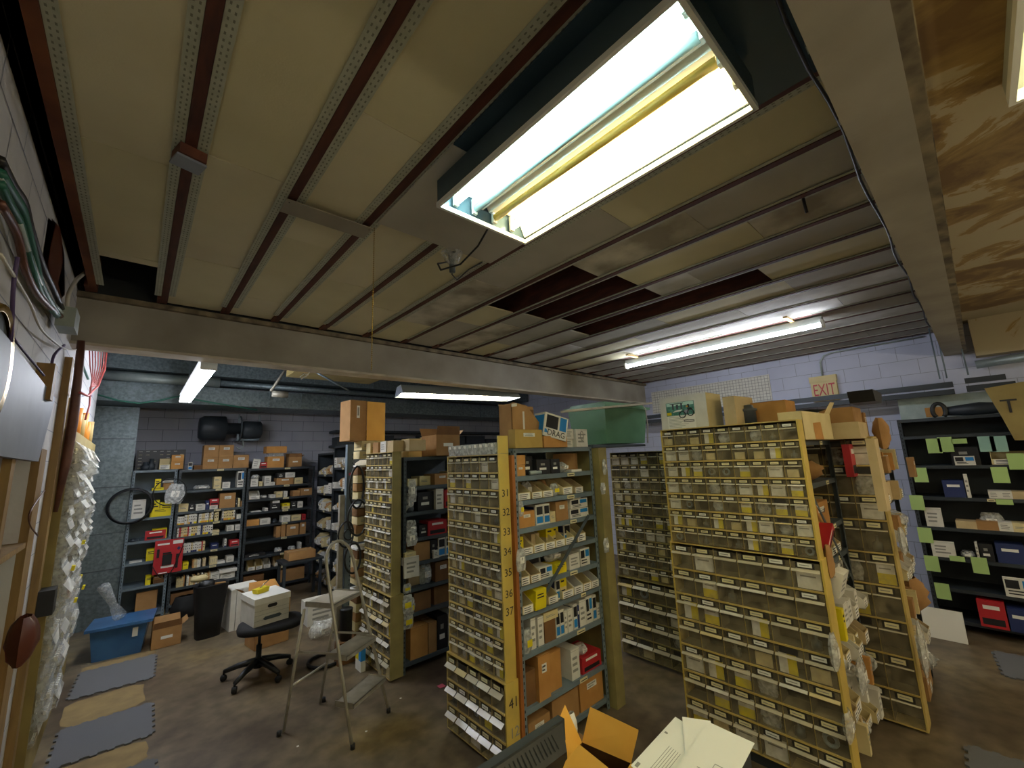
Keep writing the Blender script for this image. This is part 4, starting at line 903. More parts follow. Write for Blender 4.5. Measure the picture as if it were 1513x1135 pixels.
# rear area clutter behind the big light: long dark shelves and a pale block band
for i, z in enumerate((2.45, 2.75)):
    b = MB().m('steel_black').box(3.0, 7.6, 8.75, 9.15, z, z+.05); tag(b.build('wall_shelf'), ['lower', 'upper'][i]+' long dark wall shelf at the rear under the duct', 'shelf')
for k in range(7):
    b = MB().m('steel_black').box(3.05+.65*k, 3.65+.65*k, 8.8, 9.1, 2.501, 2.501+[.16, .2, .13, .2, .17, .2, .12][k]); tag(b.build('dark_box'), 'dark box, %s from the corner on the lower rear wall shelf' % ordn(k+1), 'box', 'dark boxes on the rear wall shelf')

# ------------------------------------------------------------------ near side shelving (behind the large cabinet, faces -Y)
fn = Fr(3.44, .86, 0)
ZN = [.12, .38, .62, .86, 1.10, 1.27, 1.50, 1.83, 2.14]
shelving('shelving_unit', 'grey steel shelving behind the large drawer cabinet with leaning boxes', fn, .96, .70, 2.14, ZN, 'steel_dark', tags=[(.62, z, .07) for z in (1.27, 1.50, 1.83, 2.14)], back=False, brace=(.03, 1.86, .92, 1.02))
nw = lambda k: 'on %s shelf, large cabinet rear' % k
row(fn, ZN[7], nw('the top'), [('bag', .05, .2, .12, .15), ('cream', .1, .12, .18, .2, .15), ('cream', .3, .12, .18, .2, .15), ('brownbag', .5, .25, .15)])
row(fn, ZN[6], nw('the second'), [('carton_ol', .22, .42, .18, .3), ('red', .03, .06, .17), ('black', .09, .1, .12)])
row(fn, ZN[5], nw('the third'), [('red', .1, .3, .06), ('white', .12, .26, .05, .2, .0, .061), ('blue', .42, .12, .13), ('bin', .55, .14, .14), ('bin', .7, .14, .14), ('brownbag', .02, .1, .15)])
row(fn, ZN[4], nw('the fourth'), [('paperflat', .3, .3, .01), ('white', .65, .15, .1)])
item('red', fn, .10, -.06, ZN[5]+.10, .28, .2, .05, 'red booklet leaning upward on the near shelving', tilt=.0, lean=-.5)
item('white', fn, .02, -.09, 1.12, .16, .06, .16, 'red and white poly card hanging near the wire hooks', tilt=.3)
for k, z in enumerate((.86, .62, .38, .12)):
    sp = []
    x = .05
    while x < .80:
        kk = R2.choice(['bin', 'bin', 'bookc', 'bag', 'white', 'bin']); ww = R2.uniform(.07, .13) if kk != 'bookc' else .04
        sp.append((kk, x, ww, R2.uniform(.13, .19), .3, R2.uniform(-.08, -.01))); x += ww+.006
    row(fn, z, nw(['the fifth', 'the sixth', 'the seventh', 'the lowest'][k]), sp)
item('yellow', fn, .04, -.09, ZN[3]+.001, .05, .1, .19, 'yellow card standing at the front of the fifth near shelf')
for i, (px, py, w, h, k, lb) in enumerate(((1232, 830, .09, .2, 'brownbag', 'brown bag hanging from the upper wire hook by the large cabinet'), (1240, 965, .1, .2, 'bag', 'clear bag hanging low beside the large cabinet'), (1280, 1000, .2, .2, 'bag', 'big crumpled clear bag spilling from the near shelving'), (1262, 1075, .16, .16, 'bag', 'grey bag at the lowest near shelf'))):
    p = PX(px, py, 1, .76); item(k, Fr(p.x-w/2, p.y, 0), 0, 0, p.z-h/2, w, .05, h, lb)
b = MB().m('chrome')
for (px, py) in ((1206, 752), (1222, 848)):
    p = PX(px, py, 1, .80); b.tube([(p.x, p.y+.04, p.z+.05), (p.x, p.y, p.z+.03), (p.x+.01, p.y-.02, p.z-.02), (p.x+.05, p.y-.03, p.z-.025), (p.x+.07, p.y-.03, p.z+.0)], .003, 5)
tag(b.build('wire_hook'), 'pair of chrome wire hooks on the near shelving post', 'hook')
# box heap on top of the near shelving
t = thing('carton', 'long cream cardboard box with orange patch under the EXIT sign', 'box', (3.42, .80, 2.143), -.04)
b = MB().m('cream_card').box(0, .004, 0, .15, 0, .20).box(0, .68, 0, .004, 0, .20).box(0, .68, .146, .15, 0, .20).box(.676, .68, 0, .15, 0, .20).box(0, .68, 0, .15, 0, .004)
b.m('cardboard_orange').quad((.22, -.001, .0), (.42, -.001, .0), (.40, -.001, .13), (.21, -.001, .12)); b.build('carton_body', t)
MB().m('cream_card').add([(.68, 0, .20), (.68, .15, .20), (.76, .14, .10), (.76, .02, .10)], [(0, 1, 2, 3), (3, 2, 1, 0)]).add([(.54, .0, .20), (.68, .0, .20), (.70, -.04, .29), (.62, -.03, .29)], [(0, 1, 2, 3), (3, 2, 1, 0)]).m('steel_black').add([(.05, .148, .20), (.64, .148, .20), (.62, -.0, .235), (.3, .02, .225)], [(0, 1, 2, 3), (3, 2, 1, 0)]).build('flap', t)
item('carton_p', Fr(4.20, .62), 0, 0, 2.143, .36, .28, .13, 'low cream carton beside the long cream box')
item('carton', Fr(4.20, .64), 0, 0, 2.274, .34, .22, .12, 'tan carton resting on the low cream carton')
b = MB().m('black_plastic').prism([(0, .09), (.05, .0), (.36, .0), (.44, .075), (.43, .09)], 0, .16)
tag(b.build('plastic_tray', None, (4.22, .50, 2.425)), 'black moulded plastic tray lying on the heap below the exit sign', 'tray')
item('brownbag', Fr(4.60, .50), 0, 0, 2.05, .14, .1, .26, 'brown wrapped parcel hanging on the heap beside the tall cabinet')
item('carton', Fr(4.57, .63), 0, 0, 2.162, .1, .1, .2, 'small brown box with white tag at the heap end')
b = MB().m('cardboard_dark').box(.0, .9, .0, .68, 0, .06); tag(b.build('shelf_board', None, (4.50, .62, 2.10)), 'dark board topping the shelving beyond the tall single-column cabinet', 'board')
# shelving beyond the tall cabinet with hanging bags
fo = Fr(4.66, .62, 0)
ZO = [.1, .4, .7, 1.0, 1.3, 1.6, 1.85, 2.09]
shelving('shelving_unit', 'brown shadowed shelving beyond the tall single-column cabinet', fo, .9, .6, 2.09, ZO, 'steel_black', back=True)
for k in range(7):
    sp = []; x = .03
    while x < .76:
        kk = R2.choice(['bin', 'carton_p', 'bookc', 'bag', 'carton', 'bin']); ww = R2.uniform(.08, .14) if kk != 'bookc' else .04
        sp.append((kk, x, ww, R2.uniform(.13, .19), .3, R2.uniform(-.07, -.01))); x += ww+.006
    row(fo, ZO[k], 'on the %s shelf up, brown shadowed shelving' % ordn(k+1), sp)
for i, (px, py, w, h, k, lb) in enumerate(((1304, 700, .16, .5, 'carton_p', 'large hanging tan card with printed panels beside the tall cabinet'), (1352, 690, .14, .2, 'carton', 'folded tan carton hanging at the aisle end'), (1372, 880, .22, .26, 'brownbag', 'round brown paper parcel sticking out into the aisle'), (1340, 800, .12, .2, 'bag', 'clear bags bunch beside the brown parcel'), (1370, 960, .2, .35, 'bag', 'large clear bags hanging low beside the tall cabinet'), (1262, 680, .2, .26, 'red', 'red and white zigzag printed card hanging behind the near shelving'))):
    p = PX(px, py, 1, .50 if i != 5 else .72); item(k, Fr(p.x-w/2, p.y, 0), 0, 0, p.z-h/2, w, .05 if i != 2 else .2, h, lb)

# top of the large cabinet
zt = 1.375+.02+.1265*7+.0015
t = thing('picture_box', 'large white box with green motorcycle picture on the large drawer cabinet', 'box', Fr(3.34, 1.80, zt, RX).o, RX-.03)
MB().m('white_card').box(0, .40, 0, .26, 0, .27).m('cream_card').box(.4005, .402, 0, .26, 0, .27).build('carton_body', t)
b = MB().m('picture_green').quad((.055, -.001, .11), (.30, -.001, .11), (.30, -.001, .22), (.055, -.001, .22))
b.m('picture_sky').quad((.06, -.0015, .19), (.295, -.0015, .19), (.295, -.0015, .217), (.06, -.0015, .217))
b.m('steel_dark').quad((.11, -.002, .16), (.125, -.002, .16), (.125, -.002, .205), (.11, -.002, .205)).quad((.145, -.002, .16), (.165, -.002, .16), (.165, -.002, .2), (.145, -.002, .2)).quad((.185, -.002, .16), (.2, -.002, .16), (.2, -.002, .205), (.185, -.002, .205)).quad((.09, -.002, .205), (.21, -.002, .205), (.21, -.002, .211), (.09, -.002, .211))
b.m('yellow_card').quad((.06, -.002, .115), (.1, -.002, .115), (.1, -.002, .14), (.06, -.002, .14))
b.m('paper').quad((.11, -.002, .138), (.18, -.002, .142), (.2, -.002, .155), (.14, -.002, .152))
def ringq(cx, cz, r, mm): b.m(mm).tube([(cx+r*math.cos(a), -.003, cz+r*math.sin(a)) for a in [2*PI*k/16 for k in range(16)]], r*.16, 5, closed=True)
ringq(.195, .112, .026, 'black_card'); ringq(.265, .125, .026, 'black_card')
b.m('chrome').quad((.21, -.003, .12), (.255, -.003, .125), (.25, -.003, .15), (.215, -.003, .15)); b.m('black_card').quad((.235, -.003, .15), (.285, -.003, .15), (.27, -.003, .165), (.24, -.003, .16)).quad((.24, -.003, .165), (.262, -.003, .165), (.258, -.003, .195), (.245, -.003, .195)); b.m('amber_card').quad((.232, -.0035, .17), (.248, -.0035, .17), (.248, -.0035, .183), (.232, -.0035, .183))
b.build('motorcycle_picture', t)
b = MB().m('paper').quad((.06, -.001, .0), (.30, -.001, .0), (.30, -.001, .105), (.06, -.001, .105)).m('grey_ink')
for k in range(8): b.quad((.07, -.0015, .01+.012*k), (.07+.11+.03*((k*7) % 3), -.0015, .01+.012*k), (.07+.11+.03*((k*7) % 3), -.0015, .013+.012*k), (.07, -.0015, .013+.012*k))
b.m('ink').quad((.2, -.0015, .062), (.29, -.0015, .062), (.29, -.0015, .068), (.2, -.0015, .068)).quad((.2, -.0015, .05), (.29, -.0015, .05), (.29, -.0015, .056), (.2, -.0015, .056)); b.build('printed_label', t)
fc_ = Fr(3.34, 1.80, zt, RX)
item('carton_p', fc_, .50, .05, 0, .09, .30, .22, 'tall narrow white-edged box beside the motorcycle picture box', rz=-.1)
item('black', fc_, .46, .2, 0, .035, .1, .2, 'narrow dark box between the picture box and narrow box')
item('carton_o', fc_, .62, .28, 0, .24, .25, .17, 'orange-brown carton on the large cabinet behind the grey bottle')
b = MB().m('bottle_grey').lathe([(0, 0), (.045, 0), (.045, .10), (.055, .105), (.055, .12), (.035, .125), (.03, .15), (0, .155)], 16); tag(b.build('grey_canister', None, fc_.at(.63, .2, 0)), 'grey capped canister on the large drawer cabinet', 'canister')
item('white', fc_, .86, .3, 0, .1, .2, .05, 'flat white box behind the large cabinet end')
tag(MB().m('steel_dark').box(3.402, 3.9, .9, 1.78, 2.16, 2.20).build('shelf_board', None), 'dark board behind the large cabinet carrying boxes', 'board')

# ------------------------------------------------------------------ black racks along the east wall (face -X)
fe = Fr(7.0, .66, 0, RX); ff = Fr(7.0, -.36, 0, RX)
ZE = [.12, .455, .785, 1.115, 1.455, 1.815, 2.165, 2.37]
shelving('steel_rack', 'black wall rack with green notes below the exit wall', fe, 1.0, .5, 2.37, ZE, 'steel_black', sides=True, tags=[(.6, 1.455, .06)])
shelving('steel_rack', 'black wall rack cut off at the photo edge beneath the cardboard sheet', ff, 1.0, .5, 2.37, ZE, 'steel_black', sides=True)
ew = lambda k: 'on %s shelf of east rack' % k
row(fe, ZE[5], ew('the top'), [('black', .40, .22, .2, .2, .03), ('blueh', .42, .16, .1, .05, -.02), ('bin', .70, .26, .14, .25)])
row(fe, ZE[4], ew('the second'), [('navy', .28, .17, .19, .2), ('white', .46, .03, .26, .05), ('white', .62, .09, .08), ('white', .71, .08, .08), ('carton_p', .79, .1, .08)])
row(fe, ZE[3], ew('the third'), [('white', .08, .14, .21, .05), ('carton_p', .32, .16, .08), ('carton', .48, .16, .09), ('white', .64, .1, .09), ('cream', .74, .1, .09), ('bag', .5, .2, .17, .1, .12)])
row(fe, ZE[2], ew('the fourth'), [('white', .08, .19, .17, .05, .0), ('bag', .3, .12, .08), ('white', .43, .02, .19, .1), ('black', .46, .1, .18), ('navy', .58, .2, .2), ('white', .82, .15, .14)])
row(fe, ZE[1], ew('the fifth'), [('blueh', .58, .24, .19, .05, -.01)])
row(fe, ZE[0], ew('the lowest'), [('red', .35, .2, .26, .25, -.05), ('navy', .56, .14, .22, .25, -.05), ('black', .72, .25, .2)])
row(ff, ZE[0], 'on the lowest shelf of the cut-off rack', [('navy', .05, .3, .15), ('bag', .4, .2, .2)])
row(ff, ZE[2], 'on the fifth shelf of the cut-off rack', [('white', .05, .15, .12)])
row(ff, ZE[4], 'on the third shelf of the cut-off rack', [('cream', .05, .1, .08), ('white', .2, .1, .1)])
k = 0
for (px, py, mm) in ((1380, 659, 'green_note'), (1397, 657, 'green_note'), (1417, 651, 'green_note'), (1458, 656, 'mint_note'), (1476, 656, 'mint_note'), (1360, 702, 'green_note'), (1478, 702, 'green_note'), (1502, 682, 'green_note'), (1355, 743, 'green_note'), (1377, 833, 'green_note'), (1448, 836, 'green_note'), (1367, 791, 'green_note'), (1393, 874, 'green_note'), (1414, 825, 'green_note'), (1484, 741, 'green_note')):
    p = PX(px, py, 0, 6.985); small = (px, py) in ((1417, 651), (1414, 825), (1484, 741))
    b = MB().m(mm).box(-.06, .06, 0, .002, -.035 if small else -.085, .02 if small else .085)
    k += 1; o = b.build('paper_note', None, (6.992, p.y, p.z), (0, 0, RX)); tag(o, '%s note taped to the east rack, %s in reading order' % ('mint green' if mm[0] == 'm' else 'pale green', ordn(k)), 'note', 'paper notes on the east rack')
b = MB().m('black_plastic').tube([(0, .055*math.cos(a), .055*math.sin(a)*1.6+.11) for a in [PI*(-.3+1.6*k/14) for k in range(15)]], .022, 8); tag(b.build('rubber_seal', None, (7.1, .28, 2.34)), 'black arched rubber part standing on the east rack', 'part')
b = MB().m('steel_black').lathe([(0, -.5), (.05, -.5), (.08, -.2), (.05, 0), (.08, .2), (.05, .5), (0, .5)], 10, Matrix.Rotation(PI/2, 4, 'X')); tag(b.build('dark_bundle', None, (7.15, -.25, 2.44)), 'long dark bundle lying on top of the east rack', 'bundle')
tag(MB().m('galv_pale').box(7.5, 7.52, -1.4, .66, 2.37, 2.66).m('cardboard_orange').box(7.495, 7.5, .25, .42, 2.4, 2.52).m('cream_card').box(7.495, 7.5, 0.02, .15, 2.40, 2.46).build('metal_sheet'), 'grey sheet standing behind the east racks with an orange patch', 'sheet')
pb = PX(1490, 600, 0, 6.8)
b = MB().m('board_tan').add([(0, 0, 0), (0, -.5, .0), (0, -.5, .62), (0, .12, .55), (0, .05, .25), (.01, 0, 0), (.01, -.5, .0), (.01, -.5, .62), (.01, .12, .55), (.01, .05, .25)], [(0, 1, 2, 3, 4), (9, 8, 7, 6, 5), (0, 5, 6, 1), (1, 6, 7, 2), (2, 7, 8, 3), (3, 8, 9, 4), (4, 9, 5, 0)])
pc = thing('cardboard_sheet', 'large tan cardboard sheet marked T hanging by the east racks', 'sheet', (6.6, PX(1487, 600, 0, 6.6).y, PX(1487, 600, 0, 6.6).z-.35))
bo = b.build('sheet_body', pc)
inst('marker_letter', text_mesh('marker_letter', 'T', .2, 'ink'), pc, (-.003, -.02, .34), (PI/2, 0, RX))
# exit wall fittings
yA = 1.46
t = thing('exit_sign', 'cream EXIT sign with red letters high on the lilac block wall', 'sign', (7.71, yA, 2.95), RX)
MB().m('cream_card').box(-.16, .16, -.03, .04, -.19, .1).box(-.17, .17, -.04, .04, .1, .19).build('sign_body', t)
sl = inst('sign_lettering', text_mesh('sign_lettering', 'EXIT', .16, 'exit_red', .001), t, (0, -.032, -.03), (PI/2, 0, 0)); sl.scale = (.85, 1.6, 1)
b = MB().m('galv_pale').tube([(7.72, 1.46, 3.14), (7.72, 1.46, 3.36), (7.72, 1.40, 3.45), (7.72, 1.3, 3.475), (7.72, .3, 3.48)], .012, 8); tag(b.build('conduit'), 'thin bent conduit rising from the exit sign', 'conduit')
b = MB().m('white_card').box(7.73, 7.745, 2.18, 4.33, 2.86, 3.30).m('grey_ink')
for k in range(42): b.quad((7.7292, 2.2+.05*k, 2.87), (7.7292, 2.206+.05*k, 2.87), (7.7292, 2.206+.05*k, 3.29), (7.7292, 2.2+.05*k, 3.29))
for k in range(9): b.quad((7.7292, 2.19, 2.88+.05*k), (7.7292, 4.32, 2.88+.05*k), (7.7292, 4.32, 2.886+.05*k), (7.7292, 2.19, 2.886+.05*k))
tag(b.build('pegboard'), 'white pegboard panel mounted high on the lilac wall', 'pegboard')
b = MB().m('steel_black').box(7.3, 7.36, .12, 5.0, 2.735, 2.80).box(7.3, 7.36, .12, 5.0, 2.65, 2.71); tag(b.build('sliding_track'), 'pair of long dark rails hanging in front of the lilac wall', 'rail')
b = MB().m('steel_black').box(7.3, 7.36, -.3, .02, 2.76, 2.82).box(7.3, 7.36, -.36, .02, 2.66, 2.73); tag(b.build('sliding_track'), 'short dark rail pair beside the cardboard sheet', 'rail')
b = MB().m('steel_grey')
for y in (.16, .22): b.tube([(7.33, y, 2.85), (7.33, y, 3.5)], .008, 6)
b.tube([(7.33, -.02, 2.86), (7.33, -.01, 3.56)], .008, 6); tag(b.build('hanging_rod'), 'thin steel rods hanging the dark rails from the ceiling', 'rod')
b = MB().m('galv_pale').tube([(7.6, -.1, 3.0), (7.6, -1.5, 3.06)], .05, 8); tag(b.build('pipe'), 'silvery pipe high on the wall beyond the painted beam', 'pipe')
struct(MB().m('plaster').box(7.55, 7.75, -2, -.12, 3.1, 3.56).build('wall_soffit'))
# white board on the aisle floor + mats at the right
p = PX(1408, 925, 0, 6.6)
item('paperflat', Fr(6.62, .92, 0, RX), 0, 0, .002, .50, .03, .30, 'grey-white board standing on edge on the floor before the east rack', tilt=-.12, name='white_board', cat='board')

# ------------------------------------------------------------------ floor mats
def mat_(x0, x1, y0, y1, lb, rz=0):
    cx, cy = (x0+x1)/2, (y0+y1)/2; w, l = x1-x0, y1-y0; pts = []
    def edge(a, bb, n, ax, sgn):
        for k in range(n):
            for q, o in ((0, 0), (.25, 0), (.32, .022), (.68, .022), (.75, 0)):
                u = a+(bb-a)*(k+q)/n; pts.append((u, o))
    poly = []
    n1 = max(2, int(w/.09)); n2 = max(2, int(l/.09))
    for (ax, a, c, n, base, sg) in ((0, -w/2, w/2, n1, -l/2, -1), (1, -l/2, l/2, n2, w/2, 1), (0, w/2, -w/2, n1, l/2, 1), (1, l/2, -l/2, n2, -w/2, -1)):
        for k in range(n):
            for q, o in ((0, 0), (.25, 0), (.32, .02), (.68, .02), (.75, 0)):
                u = a+(c-a)*(k+q)/n; poly.append((u, base+sg*o) if ax == 0 else (base+sg*o, u))
    n = len(poly); vs = [(x, y, .001) for x, y in poly]+[(x, y, .013) for x, y in poly]
    b = MB().m('rubber_mat').add(vs, [tuple(range(2*n-1, n-1, -1))[::-1], tuple(range(n))[::-1]]+[(i, (i+1) % n, (i+1) % n+n, i+n) for i in range(n)])
    return tag(b.build('floor_mat', None, (cx, cy, 0), (0, 0, rz)), lb, 'mat')
mat_(-.26, .35, 6.10, 6.80, 'grey interlocking foam mat in front of the blue tote', -.06)
mat_(-.28, .30, 4.85, 5.47, 'grey interlocking foam mat along the west wall between dusty patches', -.02)
mat_(-.28, .30, 3.86, 4.44, 'grey foam mat at the photo bottom edge by the west wall', .02)
mat_(6.0, 6.6, -.5, .22, 'dark mat on the floor before the east wall racks', .1)
mat_(3.9, 4.5, -.25, .38, 'dark mat on the floor at the end of the tall cabinet', .05)
for k, (x0, x1, y0, y1) in enumerate(((-.3, .27, 5.50, 6.06), (-.3, .27, 4.47, 4.83), (-.25, .38, 6.83, 7.0))):
    b = MB().m('ply_patch'); n = 20; cx, cy = (x0+x1)/2, (y0+y1)/2
    vs = [(cx+(x1-x0)/2*max(-1, min(1, 1.25*math.cos(2*PI*j/n)))*R2.uniform(.93, 1), cy+(y1-y0)/2*max(-1, min(1, 1.25*math.sin(2*PI*j/n)))*R2.uniform(.93, 1), .002) for j in range(n)]
    b.add(vs, [tuple(range(n))]); struct(b.build('floor_patch'))
for k, (px, py, mm) in enumerate(((652, 1014, 'pink_card'), (541, 1081, 'paper'), (592, 1032, 'paper'), (440, 1103, 'paper'), (470, 965, 'paper'))):
    p = PX(px, py, 2, .001); s = .03 if k == 0 else .008
    tag(MB().m(mm).box(-s, s, -s, s, 0, .002).build('paper_scrap', None, (p.x, p.y, .001), (0, 0, k)), ['small pink and white tag on the floor beside the cabinets', 'tiny white scrap on the floor in front of the ladder foot', 'tiny white scrap between the ladder and the cabinet', 'tiny white scrap near the photo bottom', 'tiny white scrap under the chair'][k], 'scrap')
# ------------------------------------------------------------------ things on the floor at the rear
t = thing('storage_tote', 'translucent blue plastic tote with lid on the floor beside the duct', 'tote', (-.22, 7.06, 0), -.12)
x1, y1, h = .50, .40, .34; b = MB().m('blue_plastic')
b.add([(.04, .03, 0), (x1-.04, .03, 0), (x1-.04, y1-.03, 0), (.04, y1-.03, 0), (0, 0, h), (x1, 0, h), (x1, y1, h), (0, y1, h)], [(0, 3, 2, 1), (0, 1, 5, 4), (1, 2, 6, 5), (2, 3, 7, 6), (3, 0, 4, 7)]).m('paper').quad((.37, -.004, .2), (.42, -.004, .2), (.42, -.008, .3), (.37, -.008, .3)); b.build('tub', t)
MB().m('blue_plastic').box(-.04, x1+.05, -.05, y1+.04, h, h+.03).build('lid', t)
b = MB().m('clear_film').tube([(.02, 7.25, .41), (-.05, 7.15, .57), (-.15, 7.0, .82)], [.07, .035, .06], 8); tag(b.build('plastic_film'), 'twist of clear plastic film standing on the blue tote lid', 'film')
item('open', Fr(.33, 6.98), 0, 0, 0.001, .28, .25, .22, 'brown cardboard box on the floor between the tote and black bin')
t = thing('waste_bin', 'tall black waste bin standing in front of the grey rack', 'bin', (.88, 7.0, 0), .1)
n = 24; b = MB().m('black_mesh'); prof = [(.13, .10, 0), (.15, .115, .3), (.185, .135, .62), (.195, .145, .64), (.175, .125, .62), (.12, .09, .03)]
vs = []
for (rx, ry, z) in prof:
    for j in range(n):
        a = 2*PI*j/n; c, s = math.cos(a), math.sin(a); e = .55
        vs.append((rx*math.copysign(abs(c)**e, c), ry*math.copysign(abs(s)**e, s), z))
b.add(vs, [(i*n+j, i*n+(j+1) % n, (i+1)*n+(j+1) % n, (i+1)*n+j) for i in range(len(prof)-1) for j in range(n)]+[tuple(range(n))[::-1], tuple(range((len(prof)-1)*n, len(prof)*n))], True); b.build('bin_body', t)
tag(MB().m('black_plastic').pillow(.2, .14, .12, 4).build('bin_liner', None, (.84, 6.96, .56)), 'black liner bunched in the mouth of the waste bin', 'bag')
tag(MB().m('cardboard').box(0, .12, 0, .02, 0, .14).build('cardboard_piece', None, (.90, 7.0, .5), (.3, .1, .2)), 'brown cardboard piece sticking out of the waste bin', 'cardboard')
for k in range(5):
    tag(MB().m('white_card').box(0, .062, 0, .34, 0, .50).m('grey_ink').box(.0, .0015, -.0006, 0, 0, .5).build('binder', None, (1.10+.066*k, 6.93-.0*k, 0.001), (0, 0, .12)), 'white binder box, %s from the waste bin' % ordn(k+1), 'binder', 'white binders beside the bin')
tag(MB().m('paper').box(0, .36, 0, .34, 0, .01).build('white_sheet', None, (1.10, 6.92, .503), (0, 0, .12)), 'white sheet lying across the white binders', 'sheet')
tag(MB().m('black_mesh').pillow(.35, .25, .3, 9).build('junk_heap', None, (.72, 8.0, 0.0)), 'dark heap of bags under the rack behind the waste bin', 'heap')
tag(MB().m('cream_card').pillow(.22, .12, .09, 19).build('shoe_sole', None, (.82, 7.6, .55)), 'cream rubber piece above the waste bin', 'part')
t = thing('open_carton', 'large brown open carton on the floor behind the office chair', 'box', (1.22, 6.0, .001), .15)
MB().m('cardboard').box(0, .38, 0, .005, 0, .55).box(0, .38, .30, .305, 0, .55).box(0, .005, 0, .3, 0, .55).box(.375, .38, 0, .3, 0, .55).box(0, .38, 0, .3, 0, .005).build('carton_body', t)
MB().m('cardboard_orange').add([(0, 0, .55), (0, .3, .55), (-.16, .28, .68), (-.16, .02, .70)], [(0, 1, 2, 3), (3, 2, 1, 0)]).add([(0, .3, .55), (.38, .3, .55), (.34, .4, .66), (.04, .4, .68)], [(0, 1, 2, 3), (3, 2, 1, 0)]).build('flap', t)
# office chair
cc = Vector((1.12, 5.30, 0))
t = thing('office_chair', 'black five-star swivel chair base carrying the white file box', 'chair', cc)
b = MB().m('black_plastic')
legs = [math.radians(a) for a in (150, 222, 294, 6, 78)]
for a in legs:
    b = MB().m('black_plastic'); c, s = math.cos(a), math.sin(a)
    b.tube([(.03*c, .03*s, .15), (.18*c, .18*s, .125), (.31*c, .31*s, .085)], [.034, .028, .02], 8); lg = b.build('base_leg', t)
    b = MB().m('black_mesh'); px_, py_ = .31*c, .31*s; R_ = Matrix.Translation((px_, py_, .03)) @ Matrix.Rotation(a+.5, 4, 'Z') @ Matrix.Rotation(PI/2, 4, 'X')
    b.lathe([(0, -.022), (.026, -.022), (.03, -.012), (.03, .012), (.026, .022), (0, .022)], 14, R_).tube([(px_, py_, .05), (px_, py_, .09)], .01, 6); b.build('caster', lg)
MB().m('black_plastic').tube([(0, 0, .09), (0, 0, .17), (0, 0, .171), (0, 0, .3)], [.045, .04, .026, .026], 12).tube([(0, 0, .3), (0, 0, .44)], .015, 8).build('column', t)
MB().m('black_plastic').box(-.1, .1, -.08, .08, .425, .455).tube([(.05, 0, .43), (.25, -.1, .42)], .008, 6).build('mechanism', t)
b = MB().m('black_mesh'); n = 24; vs = []
for (k, z) in ((.82, .452), (.97, .462), (1.0, .49), (.97, .52), (.8, .53)):
    for j in range(n):
        a = 2*PI*j/n; c, s = math.cos(a), math.sin(a); vs.append((.30*k*math.copysign(abs(c)**.7, c), .23*k*math.copysign(abs(s)**.7, s), z))
b.add(vs, [(i*n+j, i*n+(j+1) % n, (i+1)*n+(j+1) % n, (i+1)*n+j) for i in range(4) for j in range(n)]+[tuple(range(n))[::-1], tuple(range(4*n, 5*n))], True)
o = b.build('seat', t, (.08, -.06, 0)); o.rotation_euler = (0, 0, -.2)
tz = .533
t = thing('file_box', 'white cardboard file box with lid and hand hole on the office chair', 'box', (1.02, 5.10, tz), .15)
b = MB().m('white_card').box(0, .33, 0, .38, 0, .25); b.m('cream_card').quad((.3306, .38, 0), (.3306, 0, 0), (.3306, 0, .25), (.3306, .38, .25)) if False else None
b.m('black_card').prism([(.12, .165), (.13, .155), (.20, .155), (.21, .165), (.21, .178), (.20, .188), (.13, .188), (.12, .178)], -.0012, -.0004)
b.m('grey_ink')
for z in (.05, .1, .14): b.quad((.0, -.0006, z), (.33, -.0006, z), (.33, -.0006, z+.0025), (0, -.0006, z+.0025))
b.m('steel_dark').prism([(.08, .06), (.1, .045), (.24, .045), (.26, .06), (.24, .078), (.1, .078)], -.0012, -.0005); b.build('carton_body', t)
MB().m('paper').box(-.008, .338, -.008, .388, .205, .262).build('lid', t)
t = thing('tape_dispenser', 'bright yellow tray with a pen on the white file box', 'tray', (1.08, 5.28, tz+.264), .5)
MB().m('yellow_card').prism([(0, 0), (.12, 0), (.135, .045), (-.015, .045)], 0, .08).build('tray_body', t)
MB().m('chrome').tube([(.04, .03, .05), (.16, .05, .10)], .005, 6).build('pen', t)
# step ladder
F1, F2, B1, B2 = (PX(521, 1107, 2, 0), PX(574, 1053, 2, 0), PX(412, 1088, 2, 0), PX(478, 1037, 2, 0))
t = thing('step_ladder', 'old aluminium three-step folding ladder standing in the aisle', 'ladder', (0, 0, 0))
mf = (F1+F2)/2; mb = (B1+B2)/2; dr = (mb-mf).normalized(); sd = (F2-F1).normalized()
apex = mf+dr*.40+Vector((0, 0, 1.44))
def onfront(u, z):   # u 0..1 between the two rails, z height
    k = z/1.44; c = mf+dr*.40*k; hw = .235*(1-k)+.155*k
    return c+Vector((0, 0, z))+sd*((u-.5)*2*hw)
pts = [onfront(0, .01), onfront(0, .6), onfront(0, 1.26)]
for a in [PI*k/10 for k in range(1, 10)]: pts.append(onfront(.5-.5*math.cos(a), 1.28+.15*math.sin(a)))
pts += [onfront(1, 1.26), onfront(1, .6), onfront(1, .01)]
MB().m('aluminium').tube(pts, .0135, 8).build('handle_frame', t)
def onback(u, z):
    k = z/.93; c = mb+(mf+dr*.40*(.97/1.44)+dr*.26-mb)*k; return c+Vector((0, 0, z))+sd*((u-.5)*2*.2)
for u in (0, 1):
    MB().m('aluminium').tube([onback(u, .01), onback(u, .93)], .0125, 8).build('rear_leg', t)
MB().m('aluminium').tube([onback(0, .34), onback(1, .34)], .010, 8).build('rear_crossbar', t)
